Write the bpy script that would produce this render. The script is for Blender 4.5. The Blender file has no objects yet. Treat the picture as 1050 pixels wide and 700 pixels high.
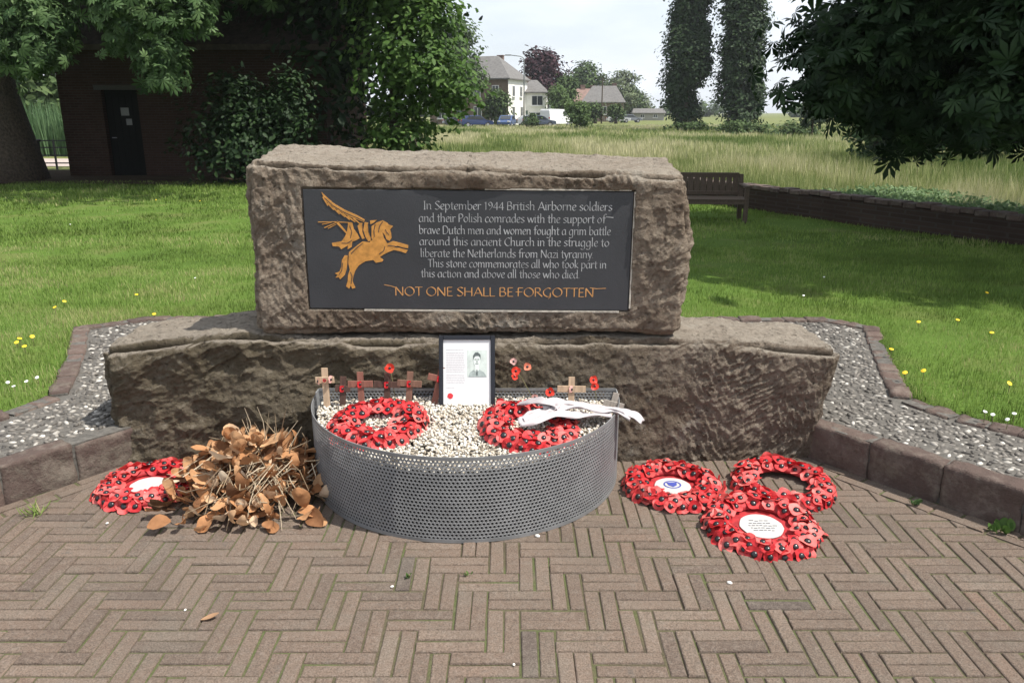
import bpy, bmesh, math, random
import numpy as np
from mathutils import Vector, Matrix, Euler

random.seed(7)
RNG = np.random.default_rng(7)
scene = bpy.context.scene
COL = scene.collection
R = math.radians

# ------------------------------------------------------------------ camera
CAM_H, PITCH = 1.55, R(16.05)
FPX = 1050 * 28 / 36.0
cam_d = bpy.data.cameras.new("camera")
cam_d.sensor_fit = 'HORIZONTAL'; cam_d.sensor_width = 36; cam_d.lens = 28
cam_d.clip_start = 0.05; cam_d.clip_end = 4000
cam = bpy.data.objects.new("camera", cam_d); COL.objects.link(cam)
cam.location = (0, 0, CAM_H); cam.rotation_euler = (R(90) - PITCH, 0, 0)
scene.camera = cam

# ------------------------------------------------------------------ world, sun, exposure
SUN_EL, SUN_AZ = R(60), R(-19)          # azimuth from +X towards +Y
world = bpy.data.worlds.new("World"); scene.world = world; world.use_nodes = True
wt = world.node_tree; wt.nodes.clear()
w_out = wt.nodes.new('ShaderNodeOutputWorld'); w_bg = wt.nodes.new('ShaderNodeBackground')
w_sky = wt.nodes.new('ShaderNodeTexSky'); w_sky.sky_type = 'NISHITA'; w_sky.sun_disc = False
w_sky.sun_elevation = SUN_EL
w_sky.sun_rotation = math.atan2(math.cos(SUN_AZ), math.sin(SUN_AZ))
w_sky.dust_density = 1.6; w_sky.air_density = 1.0; w_sky.ozone_density = 1.0
w_tc = wt.nodes.new('ShaderNodeTexCoord'); w_map = wt.nodes.new('ShaderNodeMapping')
w_map.inputs['Scale'].default_value = (1.0, 1.0, 3.2)
w_n = wt.nodes.new('ShaderNodeTexNoise'); w_n.inputs['Scale'].default_value = 2.6
w_n.inputs['Detail'].default_value = 6; w_n.inputs['Roughness'].default_value = 0.55
w_r = wt.nodes.new('ShaderNodeValToRGB')
w_r.color_ramp.elements[0].position = 0.36; w_r.color_ramp.elements[0].color = (0.58, 0.58, 0.58, 1)
w_r.color_ramp.elements[1].position = 0.62; w_r.color_ramp.elements[1].color = (0.97, 0.97, 0.97, 1)
w_mix = wt.nodes.new('ShaderNodeMix'); w_mix.data_type = 'RGBA'
w_mix.inputs['B'].default_value = (8.3, 8.8, 9.6, 1)
wt.links.new(w_tc.outputs['Generated'], w_map.inputs['Vector']); wt.links.new(w_map.outputs[0], w_n.inputs['Vector'])
wt.links.new(w_n.outputs['Fac'], w_r.inputs['Fac']); wt.links.new(w_r.outputs['Color'], w_mix.inputs['Factor'])
wt.links.new(w_sky.outputs['Color'], w_mix.inputs['A']); wt.links.new(w_mix.outputs['Result'], w_bg.inputs['Color'])
w_bg.inputs['Strength'].default_value = 0.095
wt.links.new(w_bg.outputs[0], w_out.inputs['Surface'])

sun_d = bpy.data.lights.new("sun", 'SUN'); sun_d.energy = 5.0; sun_d.angle = R(0.55); sun_d.color = (1.0, 0.95, 0.87)
sun = bpy.data.objects.new("sun", sun_d); COL.objects.link(sun)
SUNV = Vector((math.cos(SUN_EL) * math.cos(SUN_AZ), math.cos(SUN_EL) * math.sin(SUN_AZ), math.sin(SUN_EL)))
sun.rotation_euler = SUNV.to_track_quat('Z', 'Y').to_euler()
sun.location = SUNV * 30
vs = scene.view_settings
vs.view_transform = 'Standard'; vs.look = 'None'; vs.exposure = 0.50; vs.gamma = 1.0; vs.use_curve_mapping = False
scene.cycles.max_bounces = 8; scene.cycles.diffuse_bounces = 3; scene.cycles.glossy_bounces = 3
scene.cycles.transmission_bounces = 6; scene.cycles.transparent_max_bounces = 8
scene.cycles.use_denoising = True

# ------------------------------------------------------------------ helpers: where a pixel of the survey photo meets a level plane
SN, CS = math.sin(PITCH), math.cos(PITCH)
def ground(px, py, z=0.0):
    u = (px - 525) / FPX; v = (py - 350) / FPX
    t = (CAM_H - z) / (SN + v * CS)
    return (t * u, t * (CS - v * SN))
def at_depth(px, py, Y):
    u = (px - 525) / FPX; v = (py - 350) / FPX
    t = Y / (CS - v * SN)
    return (t * u, Y, CAM_H - t * (SN + v * CS))

# ------------------------------------------------------------------ helpers: objects
def tag(o, label=None, cat=None, group=None, kind=None):
    if label: o['label'] = label
    if cat: o['category'] = cat
    if group: o['group'] = group
    if kind: o['kind'] = kind
    return o
def empty(name, loc=(0, 0, 0), rz=0.0):
    o = bpy.data.objects.new(name, None); COL.objects.link(o)
    o.empty_display_size = 0.1
    o.location = loc; o.rotation_euler = (0, 0, rz)
    return o
def link_mesh(name, me, parent=None, loc=None, rot=None, scale=None):
    o = bpy.data.objects.new(name, me); COL.objects.link(o)
    if parent is not None: o.parent = parent
    if loc is not None: o.location = loc
    if rot is not None: o.rotation_euler = rot
    if scale is not None: o.scale = scale
    return o
def copy_tree(o, parent=None):
    c = o.copy(); COL.objects.link(c)
    if parent is not None: c.parent = parent
    for ch in list(o.children): copy_tree(ch, c)
    return c

class MB:
    """collects shapes for ONE mesh"""
    def __init__(s): s.v = []; s.f = []; s.m = []; s.t = []
    def add(s, verts, faces, m=0, tint=0.5):
        b = len(s.v); s.v += [tuple(p) for p in verts]; s.t += [tint] * len(verts)
        s.f += [tuple(i + b for i in f) for f in faces]; s.m += [m] * len(faces)
    def box(s, c, size, m=0, rz=0.0, bev=0.0, tint=0.5, rot=None):
        hx, hy, hz = [k / 2 for k in size]
        M = (rot.to_matrix() if rot is not None else Matrix.Rotation(rz, 3, 'Z'))
        if bev <= 0:
            P = [(x, y, z) for z in (-hz, hz) for y in (-hy, hy) for x in (-hx, hx)]
            F = [(0, 2, 3, 1), (4, 5, 7, 6), (0, 1, 5, 4), (2, 6, 7, 3), (0, 4, 6, 2), (1, 3, 7, 5)]
        else:
            b = min(bev, hx * .95, hy * .95, hz * .95); P = []; idx = {}
            for sx in (-1, 1):
                for sy in (-1, 1):
                    for sz in (-1, 1):
                        for k in range(3):
                            p = [sx * (hx - b), sy * (hy - b), sz * (hz - b)]
                            p[k] = (sx, sy, sz)[k] * (hx, hy, hz)[k]
                            idx[(sx, sy, sz, k)] = len(P); P.append(p)
            F = []
            def q(*k): F.append(tuple(idx[i] for i in k))
            for a in (-1, 1):
                r = [(-1, -1), (1, -1), (1, 1), (-1, 1)]
                if a < 0: r = r[::-1]
                q(*[(x, y, a, 2) for x, y in r])
                q(*[(a, x, y, 0) for x, y in r])
                q(*[(y, a, x, 1) for x, y in r])
            for a in (-1, 1):
                for b2 in (-1, 1):
                    e = [((-1, a, b2, 1), (1, a, b2, 1), (1, a, b2, 2), (-1, a, b2, 2)),
                         ((a, -1, b2, 2), (a, 1, b2, 2), (a, 1, b2, 0), (a, -1, b2, 0)),
                         ((a, b2, -1, 0), (a, b2, 1, 0), (a, b2, 1, 1), (a, b2, -1, 1))]
                    for k in e: q(*(k if a * b2 > 0 else k[::-1]))
            # orientation of edge strips is fixed by normals_make below; corners:
            for sx in (-1, 1):
                for sy in (-1, 1):
                    for sz in (-1, 1):
                        k = [(sx, sy, sz, 0), (sx, sy, sz, 1), (sx, sy, sz, 2)]
                        q(*(k if sx * sy * sz > 0 else k[::-1]))
        s.add([tuple(M @ Vector(p) + Vector(c)) for p in P], F, m, tint)
    def tube(s, pts, rad, n=8, m=0, cap=True, tint=0.5):
        pts = [Vector(p) for p in pts]
        if not hasattr(rad, '__len__'): rad = [rad] * len(pts)
        V = []; F = []
        up = None
        for i, p in enumerate(pts):
            d = (pts[min(i + 1, len(pts) - 1)] - pts[max(i - 1, 0)]).normalized()
            if up is None:
                up = Vector((1, 0, 0)) if abs(d.x) < .8 else Vector((0, 1, 0))
            a = (up - d * up.dot(d)).normalized(); up = a; b = d.cross(a)
            for k in range(n):
                w = 2 * math.pi * k / n
                V.append(p + (a * math.cos(w) + b * math.sin(w)) * rad[i])
        for i in range(len(pts) - 1):
            for k in range(n):
                F.append((i * n + k, i * n + (k + 1) % n, (i + 1) * n + (k + 1) % n, (i + 1) * n + k))
        if cap:
            F.append(tuple(range(n))[::-1]); F.append(tuple(range((len(pts) - 1) * n, len(pts) * n)))
        s.add(V, F, m, tint)
    def prism(s, poly, y0, y1, m=0, axis='y', tint=0.5):
        """outline extruded: axis y -> poly is (x,z); axis z -> poly is (x,y)"""
        n = len(poly)
        if axis == 'y': V = [(a, y0, b) for a, b in poly] + [(a, y1, b) for a, b in poly]
        elif axis == 'x': V = [(y0, a, b) for a, b in poly] + [(y1, a, b) for a, b in poly]
        else: V = [(a, b, y0) for a, b in poly] + [(a, b, y1) for a, b in poly]
        F = [tuple(range(n)), tuple(range(2 * n - 1, n - 1, -1))] + [(i, i + n, (i + 1) % n + n, (i + 1) % n) for i in range(n)]
        s.add(V, F, m, tint)
    def mesh(s, name, mats, smooth=False, tri=False):
        me = bpy.data.meshes.new(name); me.from_pydata(s.v, [], s.f)
        if not isinstance(mats, (list, tuple)): mats = [mats]
        for k in mats: me.materials.append(k)
        me.polygons.foreach_set('material_index', s.m)
        a = me.attributes.new('tint', 'FLOAT', 'POINT'); a.data.foreach_set('value', s.t)
        bm = bmesh.new(); bm.from_mesh(me)
        bmesh.ops.recalc_face_normals(bm, faces=bm.faces)
        if tri: bmesh.ops.triangulate(bm, faces=[f for f in bm.faces if len(f.verts) > 4])
        bm.to_mesh(me); bm.free()
        if smooth: me.polygons.foreach_set('use_smooth', [True] * len(me.polygons))
        me.update(); return me
    def build(s, name, mats, parent=None, loc=None, rot=None, smooth=False, tri=False):
        return link_mesh(name, s.mesh(name, mats, smooth, tri), parent, loc, rot)

def np_mesh(name, V, F, mat, tint=None, smooth=False):
    V = np.asarray(V, np.float32); F = np.asarray(F, np.int32); k = F.shape[1]
    me = bpy.data.meshes.new(name)
    me.vertices.add(len(V)); me.vertices.foreach_set('co', V.ravel())
    me.loops.add(F.size); me.loops.foreach_set('vertex_index', F.ravel())
    me.polygons.add(len(F))
    me.polygons.foreach_set('loop_start', np.arange(0, F.size, k, dtype=np.int32))
    if tint is not None:
        a = me.attributes.new('tint', 'FLOAT', 'POINT'); a.data.foreach_set('value', np.asarray(tint, np.float32))
    me.materials.append(mat)
    me.update(calc_edges=True); me.validate()
    if smooth: me.polygons.foreach_set('use_smooth', np.ones(len(F), bool))
    return me
def frames(Nrm, spin):
    """N x 3 x 3 matrices whose local z is Nrm, spun about it"""
    Nrm = Nrm / (np.linalg.norm(Nrm, axis=1, keepdims=True) + 1e-9)
    ref = np.where(np.abs(Nrm[:, 2:3]) < .9, np.array([[0, 0, 1.]]), np.array([[1., 0, 0]]))
    a = np.cross(ref, Nrm); a /= np.linalg.norm(a, axis=1, keepdims=True) + 1e-9
    b = np.cross(Nrm, a)
    c, s = np.cos(spin)[:, None], np.sin(spin)[:, None]
    x = a * c + b * s; y = -a * s + b * c
    return np.stack([x, y, Nrm], axis=2)
def scatter(tv, tf, pos, M, scale, tint, tvt=None):
    tv = np.asarray(tv, float); tf = np.asarray(tf, int); N = len(pos); n = len(tv)
    scale = np.asarray(scale, float)
    sv = tv[None] * (scale[:, None, None] if scale.ndim == 1 else scale[:, None, :])
    V = np.einsum('nij,nkj->nki', M, sv) + pos[:, None, :]
    F = tf[None] + (np.arange(N) * n)[:, None, None]
    T = np.repeat(np.asarray(tint)[:, None], n, 1)
    if tvt is not None: T = np.clip(T + np.asarray(tvt)[None], 0, 1)
    return V.reshape(-1, 3), F.reshape(-1, tf.shape[1]), T.ravel()

def _hash(ix, iy, iz, seed):
    h = (ix * 374761393 + iy * 668265263 + iz * 2147483647 + seed * 974634777) & 0xFFFFFFFF
    h = ((h ^ (h >> 13)) * 1274126177) & 0xFFFFFFFF
    h = (h ^ (h >> 16)); h = (h * 2246822519) & 0xFFFFFFFF
    return ((h ^ (h >> 15)) & 0xFFFFFF) / float(0xFFFFFF)
def vn(P, s=1.0, seed=0):
    P = np.asarray(P, float) * s
    I = np.floor(P).astype(np.int64); f = P - I; f = f * f * f * (f * (f * 6 - 15) + 10)
    r = 0
    for dx in (0, 1):
        for dy in (0, 1):
            for dz in (0, 1):
                w = (f[:, 0] if dx else 1 - f[:, 0]) * (f[:, 1] if dy else 1 - f[:, 1]) * (f[:, 2] if dz else 1 - f[:, 2])
                r = r + w * _hash(I[:, 0] + dx, I[:, 1] + dy, I[:, 2] + dz, seed)
    return r * 2 - 1
def fbm(P, s=1.0, o=4, seed=0, gain=.5):
    r = 0; a = 1
    for k in range(o):
        r = r + a * vn(P, s * 2.03 ** k, seed + k * 17); a *= gain
    return r
def in_poly(X, Y, poly):
    c = np.zeros(len(X), bool); n = len(poly)
    for i in range(n):
        x0, y0 = poly[i]; x1, y1 = poly[(i + 1) % n]
        if y0 == y1: continue
        k = ((y0 > Y) != (y1 > Y)) & (X < (x1 - x0) * (Y - y0) / (y1 - y0) + x0)
        c ^= k
    return c

# ------------------------------------------------------------------ helpers: materials
class NT:
    def __init__(s, name):
        s.mat = bpy.data.materials.new(name); s.mat.use_nodes = True; s.t = s.mat.node_tree; s.t.nodes.clear()
        s.out = s.n('OutputMaterial')
    def n(s, kind, **kw):
        nd = s.t.nodes.new('ShaderNode' + kind)
        for k, v in kw.items(): setattr(nd, k, v)
        return nd
    def l(s, a, b): s.t.links.new(a, b)
    def coord(s, scale=(1, 1, 1), rot=(0, 0, 0), kind='Object'):
        tc = s.n('TexCoord'); mp = s.n('Mapping'); mp.inputs['Scale'].default_value = scale; mp.inputs['Rotation'].default_value = rot
        s.l(tc.outputs[kind], mp.inputs['Vector']); return mp.outputs[0]
    def noise(s, vec, scale, detail=5, rough=.6, dist=0):
        nd = s.n('TexNoise'); nd.inputs['Scale'].default_value = scale; nd.inputs['Detail'].default_value = detail
        nd.inputs['Roughness'].default_value = rough; nd.inputs['Distortion'].default_value = dist
        if vec is not None: s.l(vec, nd.inputs['Vector'])
        return nd.outputs['Fac']
    def vor(s, vec, scale, feature='F1'):
        nd = s.n('TexVoronoi'); nd.feature = feature; nd.inputs['Scale'].default_value = scale
        s.l(vec, nd.inputs['Vector']); return nd
    def ramp(s, fac, stops):
        nd = s.n('ValToRGB'); e = nd.color_ramp.elements
        while len(e) < len(stops): e.new(.5)
        for i, (p, c) in enumerate(stops):
            e[i].position = p; e[i].color = (c[0], c[1], c[2], 1) if hasattr(c, '__len__') else (c, c, c, 1)
        s.l(fac, nd.inputs['Fac']); return nd.outputs['Color']
    def mix(s, f, a, b, mode='MIX'):
        nd = s.n('Mix'); nd.data_type = 'RGBA'; nd.blend_type = mode
        for sock, v in (('Factor', f), ('A', a), ('B', b)):
            if hasattr(v, 'links') or isinstance(v, bpy.types.NodeSocket): s.l(v, nd.inputs[sock])
            elif hasattr(v, '__len__'): nd.inputs[sock].default_value = (v[0], v[1], v[2], 1)
            else: nd.inputs[sock].default_value = v
        return nd.outputs['Result']
    def math(s, op, a, b=0.0):
        nd = s.n('Math', operation=op)
        for i, v in enumerate((a, b)):
            if isinstance(v, bpy.types.NodeSocket): s.l(v, nd.inputs[i])
            else: nd.inputs[i].default_value = v
        return nd.outputs[0]
    def attr(s, name='tint'):
        nd = s.n('Attribute'); nd.attribute_name = name; return nd.outputs['Fac']
    def bump(s, h, dist=.01, strength=1.0, prev=None):
        nd = s.n('Bump'); nd.inputs['Distance'].default_value = dist; nd.inputs['Strength'].default_value = strength
        s.l(h, nd.inputs['Height'])
        if prev is not None: s.l(prev, nd.inputs['Normal'])
        return nd.outputs[0]
    def pbr(s, color, rough=.8, bump=None, metal=0.0, spec=.4, transl=0.0, tcol=None, coat=0):
        p = s.n('BsdfPrincipled')
        for k, v in (('Base Color', color), ('Roughness', rough), ('Metallic', metal), ('Specular IOR Level', spec), ('Coat Weight', coat)):
            if isinstance(v, bpy.types.NodeSocket): s.l(v, p.inputs[k])
            elif hasattr(v, '__len__'): p.inputs[k].default_value = (v[0], v[1], v[2], 1)
            else: p.inputs[k].default_value = v
        if bump is not None: s.l(bump, p.inputs['Normal'])
        if transl > 0:
            t = s.n('BsdfTranslucent'); c = tcol if tcol is not None else color
            if isinstance(c, bpy.types.NodeSocket): s.l(c, t.inputs['Color'])
            else: t.inputs['Color'].default_value = (c[0], c[1], c[2], 1)
            m = s.n('MixShader'); m.inputs[0].default_value = transl
            s.l(p.outputs[0], m.inputs[1]); s.l(t.outputs[0], m.inputs[2]); s.l(m.outputs[0], s.out.inputs['Surface'])
        else: s.l(p.outputs[0], s.out.inputs['Surface'])
        return s.mat

def m_plain(name, c, rough=.6, metal=0.0, var=.12, scale=30, bump=0.0, spec=.4):
    k = NT(name); v = k.coord()
    f = k.noise(v, scale, 4)
    lo = [x * (1 - var) for x in c]; hi = [min(1, x * (1 + var)) for x in c]
    col = k.ramp(f, [(.3, lo), (.7, hi)])
    b = k.bump(f, bump) if bump else None
    return k.pbr(col, rough, b, metal, spec)
def m_tint(name, stops, rough=.55, transl=0.0, spec=.3, nscale=0, bump=0.0):
    k = NT(name); col = k.ramp(k.attr(), stops)
    b = None
    if nscale:
        f = k.noise(k.coord(), nscale, 4)
        col = k.mix(.5, col, k.ramp(f, [(.3, .35), (.7, .65)]), 'OVERLAY')
        if bump: b = k.bump(f, bump)
    return k.pbr(col, rough, b, 0, spec, transl)

def m_stone(name, moss=0.0, dark=1.0, side=0):
    k = NT(name); v = k.coord()
    n1 = k.noise(v, 2.3, 6, .65); n2 = k.noise(v, 20, 8, .78); n3 = k.noise(v, 95, 5, .75)
    d = dark
    base = k.ramp(n1, [(.3, (.125 * d, .094 * d, .069 * d)), (.44, (.205 * d, .162 * d, .122 * d)), (.58, (.305 * d, .254 * d, .200 * d)), (.78, (.17 * d, .134 * d, .103 * d))])
    col = k.mix(k.ramp(k.noise(v, 31, 6, .75), [(.44, 0), (.60, .55)]), base, (.115 * d, .083 * d, .060 * d))
    col = k.mix(k.ramp(n3, [(.56, 0), (.72, .55)]), col, (.43, .37, .31))
    stn = k.noise(k.coord((1.2, 1.2, .5)), 3.4, 7, .72)
    col = k.mix(k.ramp(stn, [(.50, 0), (.66, .55)]), col, (.085 * d, .066 * d, .050 * d))
    lich = k.noise(k.coord((1, 1, 1), (0, 0, .7)), 5.3, 8, .75)
    col = k.mix(k.ramp(lich, [(.56, 0), (.66, .6)]), col, (.40, .37, .32))
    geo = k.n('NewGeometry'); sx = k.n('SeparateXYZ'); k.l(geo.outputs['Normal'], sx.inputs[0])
    sunlit_top = k.math('MULTIPLY', k.ramp(sx.outputs['Z'], [(.45, 0), (.9, 1)]), k.ramp(n2, [(.3, .25), (.6, .8)]))
    col = k.mix(sunlit_top, col, (.40, .355, .295))  # up-facing stone painted paler, sunlight put into the colour
    if moss:
        sp = k.n('SeparateXYZ'); tc = k.n('TexCoord'); k.l(tc.outputs['Object'], sp.inputs[0])
        left = k.math('MULTIPLY_ADD', sp.outputs['X'], -.42)
        m = k.math('MULTIPLY', k.ramp(k.math('ADD', left, k.noise(v, 3.1, 7, .7)), [(.62, 0), (1.0, moss)]), k.ramp(sx.outputs['Z'], [(.5, 1), (.8, .15)]))
        col = k.mix(m, col, (.10, .088, .05))
    ca = k.noise(k.coord((26, 26, 62), (R(0), R(-36), 0)), 1.7, 5, .72, .5); cb = k.noise(k.coord((26, 26, 60), (R(0), R(58), 0)), 1.7, 5, .72, .5)
    pm = k.ramp(k.noise(v, 2.7, 3), [(.44, 0), (.56, 1)])
    ch = k.math('ADD', k.math('MULTIPLY', ca, pm), k.math('MULTIPLY', cb, k.math('SUBTRACT', 1.0, pm)))
    col = k.mix(k.ramp(ch, [(.34, .35), (.46, 0)]), col, (.07 * d, .048 * d, .036 * d))  # chisel grooves coloured darker, painting the shade inside them
    col = k.mix(k.ramp(ch, [(.56, 0), (.72, .28)]), col, (.38 * d, .31 * d, .235 * d))  # chisel ridges coloured lighter, as if catching the sun
    vv = k.n('VectorMath', operation='ADD'); k.l(v, vv.inputs[0]); nz = k.n('TexNoise'); nz.inputs['Scale'].default_value = 22; k.l(v, nz.inputs['Vector']); sc_ = k.n('VectorMath', operation='SCALE'); sc_.inputs['Scale'].default_value = .05; k.l(nz.outputs['Color'], sc_.inputs[0]); k.l(sc_.outputs[0], vv.inputs[1])
    pit = k.vor(vv.outputs[0], 34).outputs['Distance']
    pits = k.ramp(pit, [(.08, 0), (.38, 1)])
    col = k.mix(k.math('MULTIPLY', k.ramp(pit, [(.10, 1), (.30, 0)]), k.ramp(k.noise(v, 6, 4), [(.42, 0), (.6, .75)])), col, (.06, .047, .037))  # hollows of the pits darkened in colour to paint their shade
    b = k.bump(n2, .03, 1.0); b = k.bump(ch, .018, .8, b); b = k.bump(pits, .010, 1.0, b); b = k.bump(n3, .012, 1.0, b)
    return k.pbr(col, .95, b, 0, .15)
M_UPPER = m_stone("upper_sandstone", 0.0, 1.25)
M_BASE = m_stone("base_sandstone", .5, 1.0)

def m_brickpave():
    k = NT("paving_brick"); v = k.coord()
    n1 = k.noise(v, 45, 6, .7); n2 = k.noise(v, 4, 4)
    c = k.ramp(k.attr(), [(0, (.092, .074, .064)), (.25, (.128, .095, .075)), (.5, (.152, .112, .087)), (.75, (.170, .129, .101)), (1, (.158, .108, .082))])
    c = k.mix(k.ramp(n1, [(.45, 0), (.7, .55)]), c, (.20, .168, .142))
    c = k.mix(k.ramp(n1, [(.25, .6), (.42, 0)]), c, (.13, .105, .09))
    c = k.mix(k.ramp(n2, [(.5, 0), (.72, .5)]), c, (.16, .14, .115))
    n5 = k.noise(v, 190, 3, .7)
    c = k.mix(.75, c, k.ramp(n5, [(.34, .26), (.66, .74)]), 'OVERLAY')
    c = k.mix(k.ramp(k.noise(v, 1.1, 5, .65), [(.42, 0), (.7, .45)]), c, (.085, .072, .06))
    n4 = k.noise(k.coord((1, 1, 1), (0, 0, 1.3)), 11, 7, .75)
    c = k.mix(k.ramp(n4, [(.6, 0), (.68, .55)]), c, (.10, .09, .08))
    b = k.bump(n1, .008, .9); b = k.bump(n2, .01, .3, b); b = k.bump(n5, .003, .9, b)
    return k.pbr(c, .92, b, 0, .15)
M_PAVE = m_brickpave()
def m_joint():
    k = NT("joint_sand_moss"); v = k.coord()
    n1 = k.noise(v, 3.2, 5, .65); n2 = k.noise(v, 120, 3)
    c = k.ramp(n1, [(.3, (.075, .062, .045)), (.46, (.092, .082, .050)), (.58, (.085, .098, .042)), (.75, (.12, .10, .075))])
    c = k.mix(.5, c, k.ramp(n2, [(.3, .3), (.7, .7)]), 'OVERLAY')
    return k.pbr(c, 1.0, k.bump(n2, .006), 0, .1)
M_JOINT = m_joint()
def m_kerb():
    k = NT("kerb_brick"); v = k.coord()
    n1 = k.noise(v, 12, 6, .7); n2 = k.noise(v, 60, 4, .7)
    c = k.ramp(k.attr(), [(0, (.07, .05, .044)), (.5, (.095, .068, .058)), (1, (.12, .085, .072))])
    c = k.mix(k.ramp(n1, [(.5, 0), (.68, .55)]), c, (.20, .165, .14))
    c = k.mix(k.ramp(n2, [(.3, .6), (.45, 0)]), c, (.06, .05, .04))
    c = k.mix(k.ramp(k.noise(v, 5, 7, .75), [(.5, 0), (.64, .6)]), c, (.175, .155, .125))
    return k.pbr(c, .9, k.bump(n2, .008, .8, k.bump(n1, .02, .5)), 0, .2)
M_KERB = m_kerb()
M_MORTAR = m_plain("mortar", (.095, .088, .078), .95, var=.35, scale=40, bump=.008)
M_COBBLE = m_tint("cobble_pebbles", [(0, (.045, .04, .035)), (.35, (.10, .09, .078)), (.65, (.19, .172, .15)), (.85, (.34, .32, .285)), (1, (.58, .55, .50))], .6, nscale=60, spec=.4)
M_GRAVEL = m_tint("gravel_pebbles", [(0, (.20, .17, .13)), (.3, (.38, .33, .26)), (.6, (.52, .48, .41)), (1, (.68, .66, .62))], .75, nscale=90)

# ------------------------------------------------------------------ layout of the plinth, kerbs and lawn
KZ = .17
RK = [(1.37, 3.45), (3.5, .85), (3.5, -4.0)]                 # front line of the right kerb, then off behind the camera
LK = [(-1.72, 3.42), (-3.7, .89), (-3.7, -4.0)]
R_OUT = [(4.05, -4.0), (4.05, 1.15), (2.33, 3.37), (2.14, 3.55), (2.02, 3.77), (2.27, 4.6), (2.46, 5.15), (2.19, 5.42)]
L_OUT = [(-2.55, 5.45), (-2.94, 5.15), (-2.64, 4.5), (-2.36, 3.81), (-2.455, 3.58), (-4.25, 1.18), (-4.25, -4.0)]
OUTER = R_OUT + L_OUT
def lawn_z(Y):
    return np.where(Y < 4.8, .165, np.where(Y < 11.5, .165 - (Y - 4.8) / 6.7 * .265, -.10))
# wall line at the back of the lawn
WALL = [(10.6, 1.3), (6.4, 9.9), (4.25, 14.3), (.3, 22.4)]

def terrain():
    # far meadow: one sheet to the horizon
    k = NT("meadow_soil"); v = k.coord()
    c = k.ramp(k.noise(v, .06, 6, .6), [(.3, (.09, .125, .042)), (.5, (.15, .16, .065)), (.7, (.10, .135, .046))])
    c = k.mix(.6, c, k.ramp(k.noise(v, 1.7, 5, .7), [(.3, .3), (.7, .7)]), 'OVERLAY')
    mm = k.pbr(c, 1.0, None, 0, .05)
    m = MB(); m.add([(-900, -120, -.32), (900, -120, -.32), (900, 1500, -.32), (-900, 1500, -.32)], [(0, 1, 2, 3)])
    tag(m.build("ground", mm), "flat dry meadow ground reaching the horizon", "ground", kind="structure")
    # lawn
    xs = np.arange(-26, 11.01, .1); ys = np.arange(-4.6, 24.3, .1)
    X, Y = np.meshgrid(xs, ys); X = X.ravel(); Y = Y.ravel()
    Z = lawn_z(Y) + .012 * fbm(np.stack([X, Y, X * 0], 1), .8, 3, 5)
    # wall side: x of the wall at this Y
    wy = np.array([p[1] for p in WALL]); wx = np.array([p[0] for p in WALL])
    xw = np.interp(Y, wy, wx) - .02
    inside = in_poly(X, Y, [(x * .975, y if y < 0 else (y - .06 if y > 4.9 else y)) for x, y in OUTER])
    Z = np.where(inside, -.25, Z)
    nx = len(xs); ny = len(ys)
    keep = (X <= xw + .1)
    idx = np.arange(nx * ny).reshape(ny, nx)
    F = np.stack([idx[:-1, :-1], idx[:-1, 1:], idx[1:, 1:], idx[1:, :-1]], -1).reshape(-1, 4)
    F = F[keep[F].all(1)]
    k = NT("lawn_soil"); v = k.coord()
    c = k.ramp(k.noise(v, 1.1, 6, .65), [(.3, (.07, .12, .024)), (.5, (.09, .15, .03)), (.68, (.13, .15, .05)), (.8, (.19, .16, .09))])
    lm = k.pbr(c, 1.0, k.bump(k.noise(v, 60, 3), .02), 0, .05)
    o = link_mesh("lawn_ground", np_mesh("lawn_ground", np.stack([X, Y, Z], 1), F, lm, smooth=True))
    tag(o, "mown green lawn around the memorial", "lawn", kind="structure")
    # bare soil under the trees on the left
    k = NT("bare_soil"); v = k.coord()
    sm = k.pbr(k.ramp(k.noise(v, 3, 6, .7), [(.3, (.05, .04, .028)), (.6, (.085, .065, .045)), (.75, (.06, .065, .03))]), 1.0, k.bump(k.noise(v, 25, 4), .05), 0, .05)
    m = MB(); pts = []
    for x, y in [(-20, 18.3), (-15, 18.6), (-11, 19.3), (-8, 19.0), (-5.5, 19.7), (-3.5, 19.2), (-1.6, 19.6), (-.8, 20.6), (-1, 23.8), (-20, 23.8)]:
        pts.append((x, y))
    m.add([(x, y, -.075) for x, y in pts], [tuple(range(len(pts)))])
    tag(m.build("soil", sm), "bare dark soil under the trees on the left", "soil", kind="structure")
    # pale path far left
    pm = m_plain("path_gravel", (.36, .30, .27), .95, scale=8, var=.15)
    m = MB(); m.add([(-40, 30.5, -.30), (-9, 28.5, -.30), (-9, 33.0, -.30), (-40, 35.5, -.30)], [(0, 1, 2, 3)])
    tag(m.build("path", pm), "pale path seen beyond the big tree trunk", "path", kind="structure")
    # distant road past the houses
    rm = m_plain("road_asphalt", (.10, .10, .10), .9, scale=3)
    m = MB(); m.add([(-45, 108, -.30), (45, 118, -.30), (45, 124, -.30), (-45, 114, -.30)], [(0, 1, 2, 3)])
    tag(m.build("road", rm), "road with parked cars at the far side of the meadow", "road", kind="structure")
terrain()

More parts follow.
